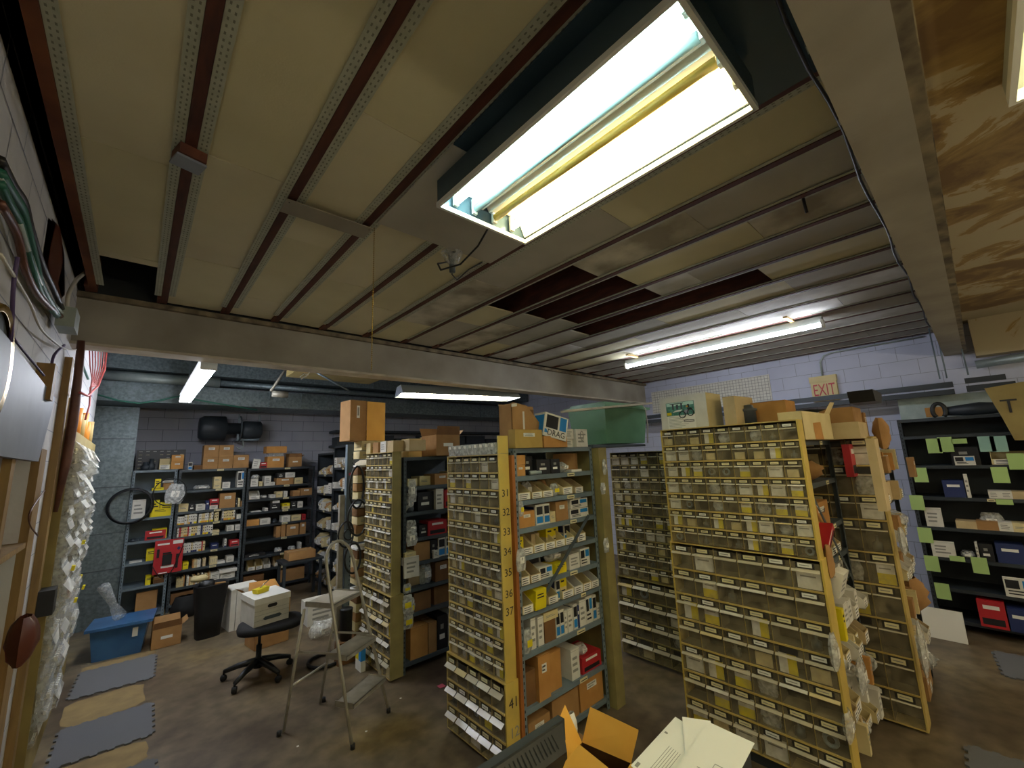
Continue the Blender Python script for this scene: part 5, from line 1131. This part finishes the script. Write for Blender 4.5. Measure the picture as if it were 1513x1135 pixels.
def step(z, dep, over, nm, hw):
    c = mf+dr*.40*(z/1.44)+Vector((0, 0, z)); a = c-dr*over; q = Matrix((sd, dr, Vector((0, 0, 1)))).transposed().to_4x4(); q.translation = a
    b = MB().m('aluminium').box(-hw, hw, 0, dep, -.004, 0, q).box(-hw, hw, 0, .006, -.03, 0, q).box(-hw, hw, dep-.006, dep, -.03, 0, q).box(-hw, -hw+.004, 0, dep, -.03, .012, q).box(hw-.004, hw, 0, dep, -.03, .012, q)
    if nm == 'platform': b.m('wood_white').box(-hw+.02, hw-.02, .02, dep-.02, .0005, .004, q)
    b.build(nm, t)
step(.97, .28, .01, 'platform', .18); step(.60, .20, .06, 'step', .19); step(.28, .17, .06, 'step', .21)
for u in (0, 1):
    MB().m('aluminium').bar(onfront(u, .62)+sd*0, onback(u, .60), .004, .016).build('side_brace', t)
for o_ in (F1, F2, B1, B2): MB().m('black_plastic').lathe([(0, 0), (.018, 0), (.018, .035), (0, .035)], 8, Matrix.Translation(o_)).build('rubber_foot', t)
# clutter behind the ladder
item('white', Fr(1.88, 6.3), 0, 0, .001, .4, .3, .28, 'white machine-like box on the floor behind the ladder')
item('carton', Fr(1.95, 7.6), 0, 0, .62, .4, .3, .12, 'flat brown carton on the side table behind the ladder')
tag(MB().m('steel_black').box(0, .62, 0, .4, .58, .61).box(.02, .06, .02, .06, 0, .58).box(.56, .6, .02, .06, 0, .58).box(.02, .06, .34, .38, 0, .58).box(.56, .6, .34, .38, 0, .58).build('side_table', None, (1.85, 7.55, 0)), 'low black table behind the ladder in front of the corner racks', 'table')
item('bag', Fr(1.75, 5.7), 0, 0, .001, .4, .3, .2, 'crumpled grey bag on the floor behind the ladder')
tag(MB().m('black_plastic').tube([(.17*math.cos(a), .17*math.sin(a), .02) for a in [2*PI*k/20 for k in range(20)]], .018, 6, closed=True).build('rubber_ring', None, (1.72, 5.1, .001)), 'black ring lying on the floor behind the ladder', 'ring')
b = MB().m('black_plastic').lathe([(0, 0), (.06, 0), (.065, .3), (.07, .31), (.06, .32), (0, .32)], 16); tag(b.build('black_canister', None, (1.88, 4.95, .22)), 'black canister on a crate beside the low olive-side cabinet', 'canister')
tag(MB().m('cardboard_dark').box(1.78, 1.98, 4.88, 5.0, 0, .219).build('crate'), 'dark brown crate under the black canister', 'box')
t = thing('yellow_bag', 'yellow, blue and white printed bag leaning on the low cabinet', 'bag', (1.90, 4.72, 0.001), RX)
MB().m('yellow_card').box(0, .08, 0, .05, .1, .3).m('blue_card').box(.08, .14, 0, .05, .1, .33).m('white_card').box(0, .14, 0, .05, 0, .1).build('bag_body', t)

# ------------------------------------------------------------------ desk corner at the photo bottom
DZ = 1.02
tag(MB().m('wood').box(.55, 2.0, .25, 1.30, DZ-.03, DZ).box(.6, .66, .3, .36, 0, DZ-.03).box(1.88, 1.94, .3, .36, 0, DZ-.03).box(.6, .66, 1.2, 1.26, 0, DZ-.03).box(1.88, 1.94, 1.2, 1.26, 0, DZ-.03).build('work_counter'), 'wooden work counter carrying the monitor, open box and papers', 'counter') if False else None
pm1 = PX(834, 1062, 2, 1.22); pm0 = PX(735, 1128, 2, 1.22)
dm = (pm1-pm0).normalized(); nm_ = Vector((dm.y, -dm.x, 0))
q = Matrix((dm, -nm_, Vector((0, 0, 1)))).transposed().to_4x4(); q.translation = Vector((pm0.x, pm0.y, 0))
t = thing('computer_monitor', 'black flat monitor seen from above with vent slots at its back', 'monitor', (0, 0, 0))
Lm = (pm1-pm0).length
b = MB().m('bezel_grey').box(-.2, Lm, 0, .03, .90, 1.22, q); b.build('bezel', t)
b = MB().m('black_plastic'); b.add([q @ Vector(v) for v in ((-.18, 0, .92), (Lm-.01, 0, .92), (Lm-.01, 0, 1.212), (-.18, 0, 1.212), (-.12, -.07, .95), (Lm-.07, -.07, .95), (Lm-.05, -.05, 1.165), (-.12, -.05, 1.165))], [(3, 2, 6, 7), (2, 1, 5, 6), (4, 7, 6, 5), (0, 3, 7, 4), (0, 4, 5, 1)])
b.m('hole')
for k in range(20):
    x = -.1+(Lm+.04)*k/20; v = [(x, .15), (x+.004, .15), (x+.004, .75), (x, .75)]
    b.quad(*[q @ Vector((xx, -.0515*tt-.0007, 1.212-.047*tt+.0009)) for xx, tt in v])
b.build('back_shell', t)
MB().m('black_plastic').box(.0, .12, -.06, .0, DZ-.09, .92, q).box(-.06, .18, -.12, .06, DZ-.10, DZ-.085, q).build('stand', t)
# open bright box on the counter
CZT = .92
zr = 1.12; p0 = PX(860, 1097, 2, zr); p1 = PX(932, 1128, 2, zr); eb = (p1-p0); wb = eb.length; eb.normalize(); en = Vector((eb.y, -eb.x, 0))
if en.dot(CAM-p0) < 0: en = -en
t = thing('open_carton', 'bright orange-yellow open cardboard box with raised flaps beside the monitor', 'box', (p0.x, p0.y, CZT))
h = zr-CZT; db = .17
def L3(u, v, z): return tuple(eb*u+en*v+Vector((0, 0, z)))
def wallq(a, b_, mm): MB_x.m(mm).add([L3(*a, 0), L3(*b_, 0), L3(*b_, h), L3(*a, h)], [(0, 1, 2, 3), (3, 2, 1, 0)])
MB_x = MB()
for a_, b_ in (((0, 0), (wb, 0)), ((wb, 0), (wb, db)), ((wb, db), (0, db)), ((0, db), (0, 0))): wallq(a_, b_, 'cardboard_dark')
MB_x.add([L3(0, 0, .002), L3(wb, 0, .002), L3(wb, db, .002), L3(0, db, .002)], [(0, 1, 2, 3)]); MB_x.build('carton_body', t)
def flap(*v):
    MB().m('cardboard_bright').add([L3(*x) for x in v], [(0, 1, 2, 3)]).add([L3(x[0], x[1], x[2]-.003) for x in v], [(3, 2, 1, 0)]).build('flap', t)
flap((0, 0, h), (wb, 0, h), (wb+.02, -.035, h+.085), (.015, -.045, h+.095))
flap((0, 0, h), (0, db, h), (-.035, db-.02, h+.06), (-.055, .01, h+.105))
flap((wb, 0, h), (wb, db, h), (wb+.07, db, h-.03), (wb+.075, .01, h-.02))
flap((0, db, h), (wb, db, h), (wb*.9, db-.05, h+.045), (.05, db-.07, h+.06))
pw = PX(862, 1090, 2, 1.14)
tag(MB().m('paper').pillow(.05, .04, .09, 3).build('paper_wad', None, (pw.x+.03, pw.y+.06, 1.085)), 'white crumpled paper sticking up behind the bright box', 'paper')
tag(MB().m('cardboard_dark').box(-.05, .05, -.04, .04, 0, 1.085-CZT).build('paper_stack', None, (pw.x+.03, pw.y+.08, CZT)), 'dark box behind the bright open box under the crumpled paper', 'box')
# papers
tag(MB().m('steel_black').box(0, .18, 0, .2, 0, .245).build('black_case', None, (1.37, .63, DZ-.10), (0, 0, .1)), 'black case under the loose white papers', 'case')
qa = [PX(x, y, 2, 1.178) for x, y in ((1000, 1062), (1113, 1098), (1116, 1150), (935, 1130))]
def sheet(c0, ang, z, lb, lines, w=.2159, d=.2794):
    b = MB().m('paper').box(0, w, -d, 0, 0, .0012)
    b.m('grey_ink')
    for (x0, x1, y, hh) in lines: b.quad((x0*w, -y*d, .0016), (x1*w, -y*d, .0016), (x1*w, -(y-hh)*d, .0016), (x0*w, -(y-hh)*d, .0016))
    return tag(b.build('paper_sheet', None, (c0.x, c0.y, z), (0, 0, ang)), lb, 'paper')
TL = PX(1000, 1062, 2, 1.178); TR = PX(1113, 1098, 2, 1.178); BL = PX(935, 1130, 2, 1.178)
def sheet4(px, z, lb, lines):
    p = [PX(x, y, 2, z) for x, y in px]
    o, ex, ey = p[0], p[1]-p[0], p[3]-p[0]
    def at(u, v, dz): return tuple(o+ex*u+ey*v+Vector((0, 0, dz)))
    b = MB().m('paper').add([at(0, 0, 0), at(1, 0, 0), at(1, 1, 0), at(0, 1, 0), at(0, 0, .0015), at(1, 0, .0015), at(1, 1, .0015), at(0, 1, .0015)], [(0, 1, 2, 3), (7, 6, 5, 4), (0, 4, 5, 1), (1, 5, 6, 2), (2, 6, 7, 3), (3, 7, 4, 0)])
    b.m('grey_ink')
    for (u0_, u1_, v0, v1) in lines: b.quad(at(u0_, v0, .002), at(u1_, v0, .002), at(u1_, v1, .002), at(u0_, v1, .002))
    tag(b.build('paper_sheet'), lb, 'paper')
sheet4([(998, 1060), (1062, 1102), (1000, 1190), (932, 1132)], 1.170, 'white printed form at the bottom of the loose papers', [(.05, .12, .9, .97), (.05, .12, .3, .33)]+[(.3+.05*k, .34+.05*k-.03, .45, .95) for k in range(6)])
sheet4([(1008, 1060), (1050, 1066), (1119, 1120), (1016, 1150)], 1.176, 'cream-white sheet showing one corner under the top paper', [])
sheet4([(1048, 1068), (1115, 1099), (1113, 1168), (990, 1150)], 1.182, 'topmost cream-white sheet of the loose papers', [(.55, .8, .55, .56), (.6, .9, .62, .63), (.3, .5, .7, .71), (.55, .56, .55, .75)])
tag(MB().m('wood').box(.55, 1.42, .15, 1.3, DZ-.13, DZ-.10).box(1.42, 1.66, .15, .92, DZ-.13, DZ-.10).box(.6, .66, .3, .36, 0, DZ-.13).box(1.56, 1.62, .3, .36, 0, DZ-.13).box(.6, .66, 1.2, 1.26, 0, DZ-.13).box(1.34, 1.40, 1.2, 1.26, 0, DZ-.13).build('work_counter'), 'wooden counter carrying the monitor, open box and papers', 'counter')

# ------------------------------------------------------------------ ceiling fittings
t = thing('junction_box', 'rusty square junction box screwed to the second ceiling joist', 'junction box', (.06, 2.15, 3.45), .25)
MB().m('joist_end').box(-.05, .05, -.05, .05, -.0, .048).build('box_body', t)
MB().m('panel_blue_grey').box(-.055, .055, -.04, .05, -.012, -.001).build('cover_plate', t)
tag(MB().m('beam_paint').box(.47, .935, 2.22, 2.36, 3.478, 3.484).m('hole').box(.485, .49, 2.24, 2.245, 3.477, 3.478).box(.92, .925, 2.24, 2.245, 3.477, 3.478).build('metal_plate'), 'grey metal cover plate spanning two ceiling joists', 'plate')
p = PX(668, 378, 2, 3.47)
t = thing('lamp_socket', 'bare ceiling bulb socket in clear glass cup with dark cord', 'socket', (p.x, p.y, 3.40))
MB().m('clear_film').lathe([(.02, .0), (.05, .03), (.075, .09), (.07, .1), (.02, .1)], 16).build('glass_cup', t)
MB().m('steel_dark').lathe([(0, -.05), (.02, -.05), (.022, .03), (.03, .09), (0, .1)], 12).build('socket_body', t)
MB().m('black_plastic').tube([(.02, 0, .0), (.05, .08, -.02), (.12, .12, -.03), (.2, .08, .06), (.26, .0, .1)], .005, 6).build('cord', t)
b = MB().m('brass')
pc_ = PX(553, 338, 2, 3.49)
for k in range(70):
    z = 3.49-.0125*k*1.0
    b.lathe([(0, -.004), (.0045, 0), (0, .004)], 6, Matrix.Translation((pc_.x, pc_.y, z)))
b.tube([(pc_.x, pc_.y, 3.49), (pc_.x, pc_.y, 3.49-.0125*70)], .0015, 4)
tag(b.build('pull_chain'), 'beaded pull chain hanging from the ceiling in front of the beam', 'chain')
p = PX(1188, 300, 2, 3.47); tag(MB().m('dark_wire').tube([(p.x, p.y, 3.5), (p.x+.01, p.y, 3.46), (p.x+.03, p.y, 3.42)], .008, 6).build('wire_stub'), 'short dark wire stub hanging from a ceiling joist', 'wire')
p = PX(450, 548, 2, 3.07)
tag(MB().m('paper').tube([(p.x-.04, p.y, 3.0), (p.x, p.y, 3.04), (p.x+.04, p.y, 3.03)], .006, 5).tube([(p.x-.03, p.y, 2.98), (p.x+.02, p.y, 3.02), (p.x+.05, p.y, 3.06)], .006, 5).build('white_tie'), 'small white ties hanging under the wide beam', 'tie')
# timber stack hanging between duct and beam at the rear
b = MB().m('wood')
tag(MB().m('board_tan').box(1.6, 2.9, 6.2, 6.9, 3.45, 3.75).m('wood').box(1.55, 3.0, 6.15, 6.2, 3.4, 3.78).build('timber_stack'), 'brown timber boards stored above the rear racks', 'boards')
b = MB().m('steel_grey').tube([PX(458, 545, 1, 5.6), PX(515, 577, 1, 5.6)], .012, 6); tag(b.build('rod'), 'thin diagonal rod under the stored timber', 'rod')
b = MB().m('aluminium').tube([PX(425, 542, 1, 7.2), PX(400, 578, 1, 7.2)], .02, 6).lathe([(0, 0), (.05, 0), (.05, .22), (0, .22)], 12, Matrix.Translation(PX(402, 582, 1, 7.2)) @ Matrix.Rotation(PI/2, 4, 'Y')); tag(b.build('spot_lamp'), 'unlit silver lamp holder on an arm below the duct', 'lamp')

# ------------------------------------------------------------------ west wall
pp = [PX(82, 588, 0, -.40), PX(57, 682, 0, -.40), Vector((-.40, 1.3, 2.19)), Vector((-.40, 1.3, 2.64)), PX(15, 503, 0, -.40)]
n = len(pp); b = MB().m('panel_blue_grey').add(pp+[v-Vector((.03, 0, 0)) for v in pp], [tuple(range(n)), tuple(range(2*n-1, n-1, -1))]+[(i, i+n, (i+1) % n+n, (i+1) % n) for i in range(n)])
tag(b.build('wall_panel'), 'large blue-grey panel fixed on the west wall above the dark recess', 'panel')
t = thing('recess_frame', 'rough wooden frame lining the dark recess in the west wall', 'frame', (-.45, 2.4, .6))
for x0, x1, y0, y1, z0, z1, nm in ((0, .035, 1.26, 1.46, -.05, 1.66, 'upright'), (0, .03, .55, .63, 0, 1.62, 'upright'), (-.3, .03, -1.2, 1.26, 1.11, 1.14, 'ledge'), (-.3, .03, -1.2, 1.26, -.02, 0, 'ledge')): MB().m('wood').box(x0, x1, y0, y1, z0, z1).build(nm, t)
tag(MB().m('red_card').box(-.74, -.6, 3.1, 3.4, 1.742, 2.12).m('green_plastic').box(-.6, -.598, 3.15, 3.35, 1.85, 2.0).build('red_case'), 'dark red case inside the west wall recess', 'case')
tag(MB().m('red_card').box(-.72, -.6, 3.2, 3.5, .601, 1.2).build('red_case'), 'red case in the lower part of the wall recess', 'case')
tag(MB().m('wood').box(-.449, -.41, 4.33, 4.44, 0, 2.95).build('wooden_board'), 'long vertical wooden board on the white west wall', 'board')
tag(MB().m('board_tan').box(-.449, -.435, 4.44, 4.50, 0, 2.5).build('wooden_board'), 'tan board behind the brown pipe on the west wall', 'board')
tag(MB().m('pipe_brown').tube([(-.39, 4.40, 1.85), (-.375, 4.42, 2.2), (-.37, 4.40, 2.5), (-.37, 4.36, 2.8), (-.38, 4.32, 3.08)], [.012, .028, .030, .026, .022], 10).build('wrapped_pipe'), 'brown wrapped pipe running up the west wall beside the board', 'pipe')
tag(MB().m('board_tan').box(-.449, -.37, 4.50, 6.95, .02, 2.44).build('hanging_board'), 'tall tan backing board for the rows of hanging packs', 'board')
# hanging parts packs: columns of clear packs hung on the board
R3 = random.Random(3); n_ = 0
for col, y0 in enumerate((4.52, 5.12, 5.66, 6.22)):
    z = 2.36; k = 0
    while z > (.45, .4, .6, .7)[col]:
        h = R3.uniform(.16, .24); w = R3.uniform(.30, .42); dep = R3.uniform(.05, .09)
        b = MB().m('clear_film' if z < 1.4 else 'polybag').add([(0, 0, 0), (w, 0, 0), (w, 0, -h), (0, 0, -h), (0, -dep, -h*.8), (w, -dep, -h*.8), (w, -dep*.5, -h*.2), (0, -dep*.5, -h*.2)], [(0, 1, 6, 7), (7, 6, 5, 4), (4, 5, 2, 3), (0, 7, 4, 3), (1, 2, 5, 6)])
        if z > 1.35 or R3.random() < .15: b.m('paper').add([(.01, -.012, -.005), (w-.01, -.012, -.005), (w-.01, -dep*.9-.01, -h*.55), (.01, -dep*.9-.01, -h*.55)], [(0, 1, 2, 3), (3, 2, 1, 0)])
        b.m(['paper', 'white_card'][k % 2])
        for q_ in range(6):
            xx = .02+(w-.06)*q_/6+.01; b.box(xx, xx+.022, -dep*.85, -dep*.6, -h*.72, -h*.72+.03)
        if R3.random() < .05: b.m('yellow_card').box(w*.45, w*.55, -dep-.02, -dep, -h*.5, -h*.3)
        k += 1; n_ += 1
        o = b.build('hanging_pack', None, (-.43, y0+w/2+R3.uniform(-.03, .03), z), (0, 0, -PI/2+R3.uniform(-.1, .1) + PI))
        o.rotation_euler = (R3.uniform(-.1, .25), 0, PI/2)
        o.location = (-.366, y0+R3.uniform(0, .05), z)
        tag(o, 'clear pack of small parts, %s down in the %s column on the board' % (ordn(k), ordn(col+1)), 'pack', 'packs hanging on the west wall board')
        z -= h*R3.uniform(.42, .6)
# paper rolls / orange tubes standing on the ledge
for k, (y, hh) in enumerate(((4.72, .26), (4.86, .25), (5.25, .24), (5.62, .22), (5.85, .26), (6.2, .2), (6.6, .24))):
    tag(MB().m('orange_tube' if k % 3 else 'wood_pale').tube([(-.41, y, 2.441), (-.41, y, 2.441+hh)], .026, 8).build('orange_tube'), 'orange tube, %s standing on the ledge over the packs' % ordn(k+1), 'tube', 'orange tubes on the ledge')
# wires
def wire(nm, lb, mm, pts, r=.006, X=-.40):
    b = MB().m(mm); P_ = [PX(x, y, 0, X) if len(q_) == 2 else PX(x, y, 0, q_[2]) for q_ in pts for x, y in [q_[:2]]]
    # smooth
    out = []
    for i in range(len(P_)-1):
        a0 = P_[max(i-1, 0)]; a1 = P_[i]; a2 = P_[i+1]; a3 = P_[min(i+2, len(P_)-1)]
        for s_ in range(4):
            u = s_/4; out.append(.5*((2*a1)+(a2-a0)*u+(2*a0-5*a1+4*a2-a3)*u*u+(3*a1-a0-3*a2+a3)*u**3))
    out.append(P_[-1]); b.tube(out, r, 6); return tag(b.build(nm), lb, 'wire')
wire('cable_bundle', 'thick dark green cable bundle descending the west wall', 'green_wire', [(0, 255), (18, 285), (33, 310), (42, 345), (52, 385), (62, 425), (85, 465)], .016)
wire('cable_bundle', 'second green cable clipped against the thick green one', 'green_wire', [(0, 270), (14, 300), (28, 325), (37, 355), (47, 392), (60, 432), (84, 467)], .013)
wire('cable', 'thin teal cable beside the green cables', 'galv_pale', [(0, 262), (22, 292), (36, 320), (46, 352), (56, 390), (66, 430), (88, 466)], .008)
wire('cable_bundle', 'dark cable bundle beside the green one on the west wall', 'dark_wire', [(0, 235), (20, 275), (36, 300), (46, 340), (62, 390), (80, 430), (100, 475)], .014)
wire('cable', 'brown cable following the dark bundle', 'pipe_brown', [(0, 300), (25, 345), (38, 400), (60, 440), (95, 472)], .014)
wire('cable', 'grey cable curving to the joint below the ceiling', 'galv_pale', [(28, 330), (48, 390), (70, 440), (100, 470)], .012)
wire('cable', 'pale cable bending from the ceiling corner to the wall joint', 'white_wire', [(136, 378), (130, 398), (112, 415), (100, 440), (101, 470)], .012)
wire('cable', 'long thin white cable running diagonally on the west wall', 'white_wire', [(0, 375), (25, 415), (45, 450), (60, 485), (80, 505), (95, 515), (110, 517), (125, 512)], .006)
wire('cable', 'violet cable hanging to a hook on the blue-grey panel', 'violet_wire', [(26, 380), (20, 420), (18, 470), (16, 505)], .007)
wire('cable', 'short violet cable to the small wooden block', 'violet_wire', [(95, 510), (80, 525), (76, 545)], .007)
wire('cable', 'violet loop below the beam end', 'violet_wire', [(132, 512), (118, 520), (115, 545), (120, 580), (135, 585)], .008)
wire('cable', 'grey-blue wire tied to a nail on the panel', 'violet_wire', [(20, 500), (40, 525), (65, 555)], .005)
wire('cable', 'thin green and white cable at the beam end', 'green_wire', [(118, 530), (124, 545), (130, 560)], .010)
wire('cable', 'brown loop of wire on the white wall strip', 'pipe_brown', [(66, 725), (45, 755), (44, 775), (56, 792)], .004)
b = MB().m('red_wire')
for k in range(6):
    o_ = k*4.4
    P_ = [PX(132+o_, 512, 0, -.36+.006*k), PX(133+o_*.9, 540, 0, -.35), PX(136+o_*.3, 560+k*2, 0, -.34), PX(134, 572, 0, -.34)]
    b.tube(P_, .0045, 6)
b.tube([PX(158, 515, 0, -.34), PX(155, 545, 0, -.34), PX(145, 570, 0, -.34), (PX(130, 585, 0, -.34)), PX(118, 580, 0, -.34)], .009, 6)
b.tube([PX(134, 572, 0, -.34), PX(132, 600, 0, -.34), PX(126, 620, 0, -.34)], .007, 6)
tag(b.build('extension_cord'), 'bundle of red extension cord looped over the beam end', 'cord')
b = MB().m('galv_pale'); pj = PX(100, 474, 0, -.38)
b.box(pj.x-.04, pj.x+.04, pj.y-.1, pj.y+.1, pj.z-.06, pj.z+.06); tag(b.build('junction_box'), 'grey junction box where the wall cables meet', 'junction box')
p = PX(73, 560, 0, -.40); tag(MB().m('wood').box(-.449, -.38, p.y-.05, p.y+.05, p.z-.12, p.z+.08).build('wooden_block'), 'small wooden block on the west wall above the panel corner', 'block')
p = PX(0, 520, 0, -.40)
t = thing('wall_clock', 'round brass-rimmed wall clock cut off at the photo edge', 'clock', (-.44, p.y-.02, p.z-.05))
RY = Matrix.Rotation(PI/2, 4, 'Y')
MB().m('brass').lathe([(.20, 0), (.225, .02), (.215, .045), (.19, .04)], 28, RY).build('rim', t)
MB().m('slate_plastic').lathe([(0, .03), (.19, .03), (.2, .0)], 28, RY).build('clock_face', t)
p = PX(78, 365, 0, -.449)
vs = [PX(x, y, 0, -.448) for x, y in ((72, 322), (84, 335), (91, 375), (92, 435), (82, 445), (68, 400), (64, 375))]
tag(MB().m('brown_bag').add(vs, [tuple(range(7)), tuple(range(7))[::-1]]).add([v+Vector((.012, 0, 0)) for v in vs], [tuple(range(7)), tuple(range(7))[::-1]]).build('maroon_patch'), 'dark maroon wedge-shaped panel high on the west wall', 'panel')
p = PX(25, 945, 0, -.33); tag(MB().m('brown_bag').pillow(.15, .10, .2, 5).build('brown_plastic_bag', None, (-.36, 3.0, PX(25, 950, 0, -.33).z-.08), (0, 0, RX)), 'shiny dark brown plastic bag hanging by the wall recess', 'bag')
p = PX(20, 1050, 0, -.36); tag(MB().m('wood_white').box(-.40, -.36, 1.3, 2.62, .70, 1.24).m('ink').box(-.3595, -.359, 2.2, 2.5, .9, .905).build('white_board'), 'whitewashed board leaning below the wall recess', 'board')
b = MB().m('black_plastic').box(-.409, -.33, 4.34, 4.49, 1.18, 1.34); tag(b.build('black_box'), 'small black box hanging on the tan board with loose wire', 'box')
p = PX(165, 900, 1, 8.5)

# ------------------------------------------------------------------ world and render look
w = bpy.data.worlds.new('world'); SC.world = w; w.use_nodes = True
w.node_tree.nodes['Background'].inputs[0].default_value = (.5, .6, .7, 1); w.node_tree.nodes['Background'].inputs[1].default_value = .05
# unseen fill lamps added behind the viewer to brighten the ceiling
for (x, y) in ((.9, -1.7), (3.6, -2.0), (6.0, -2.0)):
    t = thing('strip_light', 'added unseen fill strip light over the %s part of the room behind the viewer' % {.9: 'near', 3.6: 'middle', 6.0: 'far'}[x], 'light', (x, y, 2.55))
    MB().m('fixture_shell').box(-.61, .61, -.03, .03, .05, .08).box(-.5, -.49, -.005, .005, .08, 1.0).box(.49, .5, -.005, .005, .08, 1.0).build('housing', t)
    for yy in (-.05, .05): MB().m('tube_room_fill').tube([(-.57, yy, .025), (.57, yy, .025)], .019, 8).build('fluorescent_tube', t)
SC.view_settings.view_transform = 'Standard'; SC.view_settings.look = 'None'; SC.view_settings.gamma = 1; SC.view_settings.use_curve_mapping = False
SC.view_settings.exposure = 0.8
SC.cycles.max_bounces = 6; SC.cycles.diffuse_bounces = 4; SC.cycles.transparent_max_bounces = 14
SC.cycles.use_denoising = True
SC.cycles.sample_clamp_indirect = 6
# labels shared by chance are told apart
for lb, os_ in list(LABELS.items()):
    if len(os_) > 1: print('DUP LABEL', len(os_), lb)
    if len(lb.split()) > 16: print('LONG', lb)
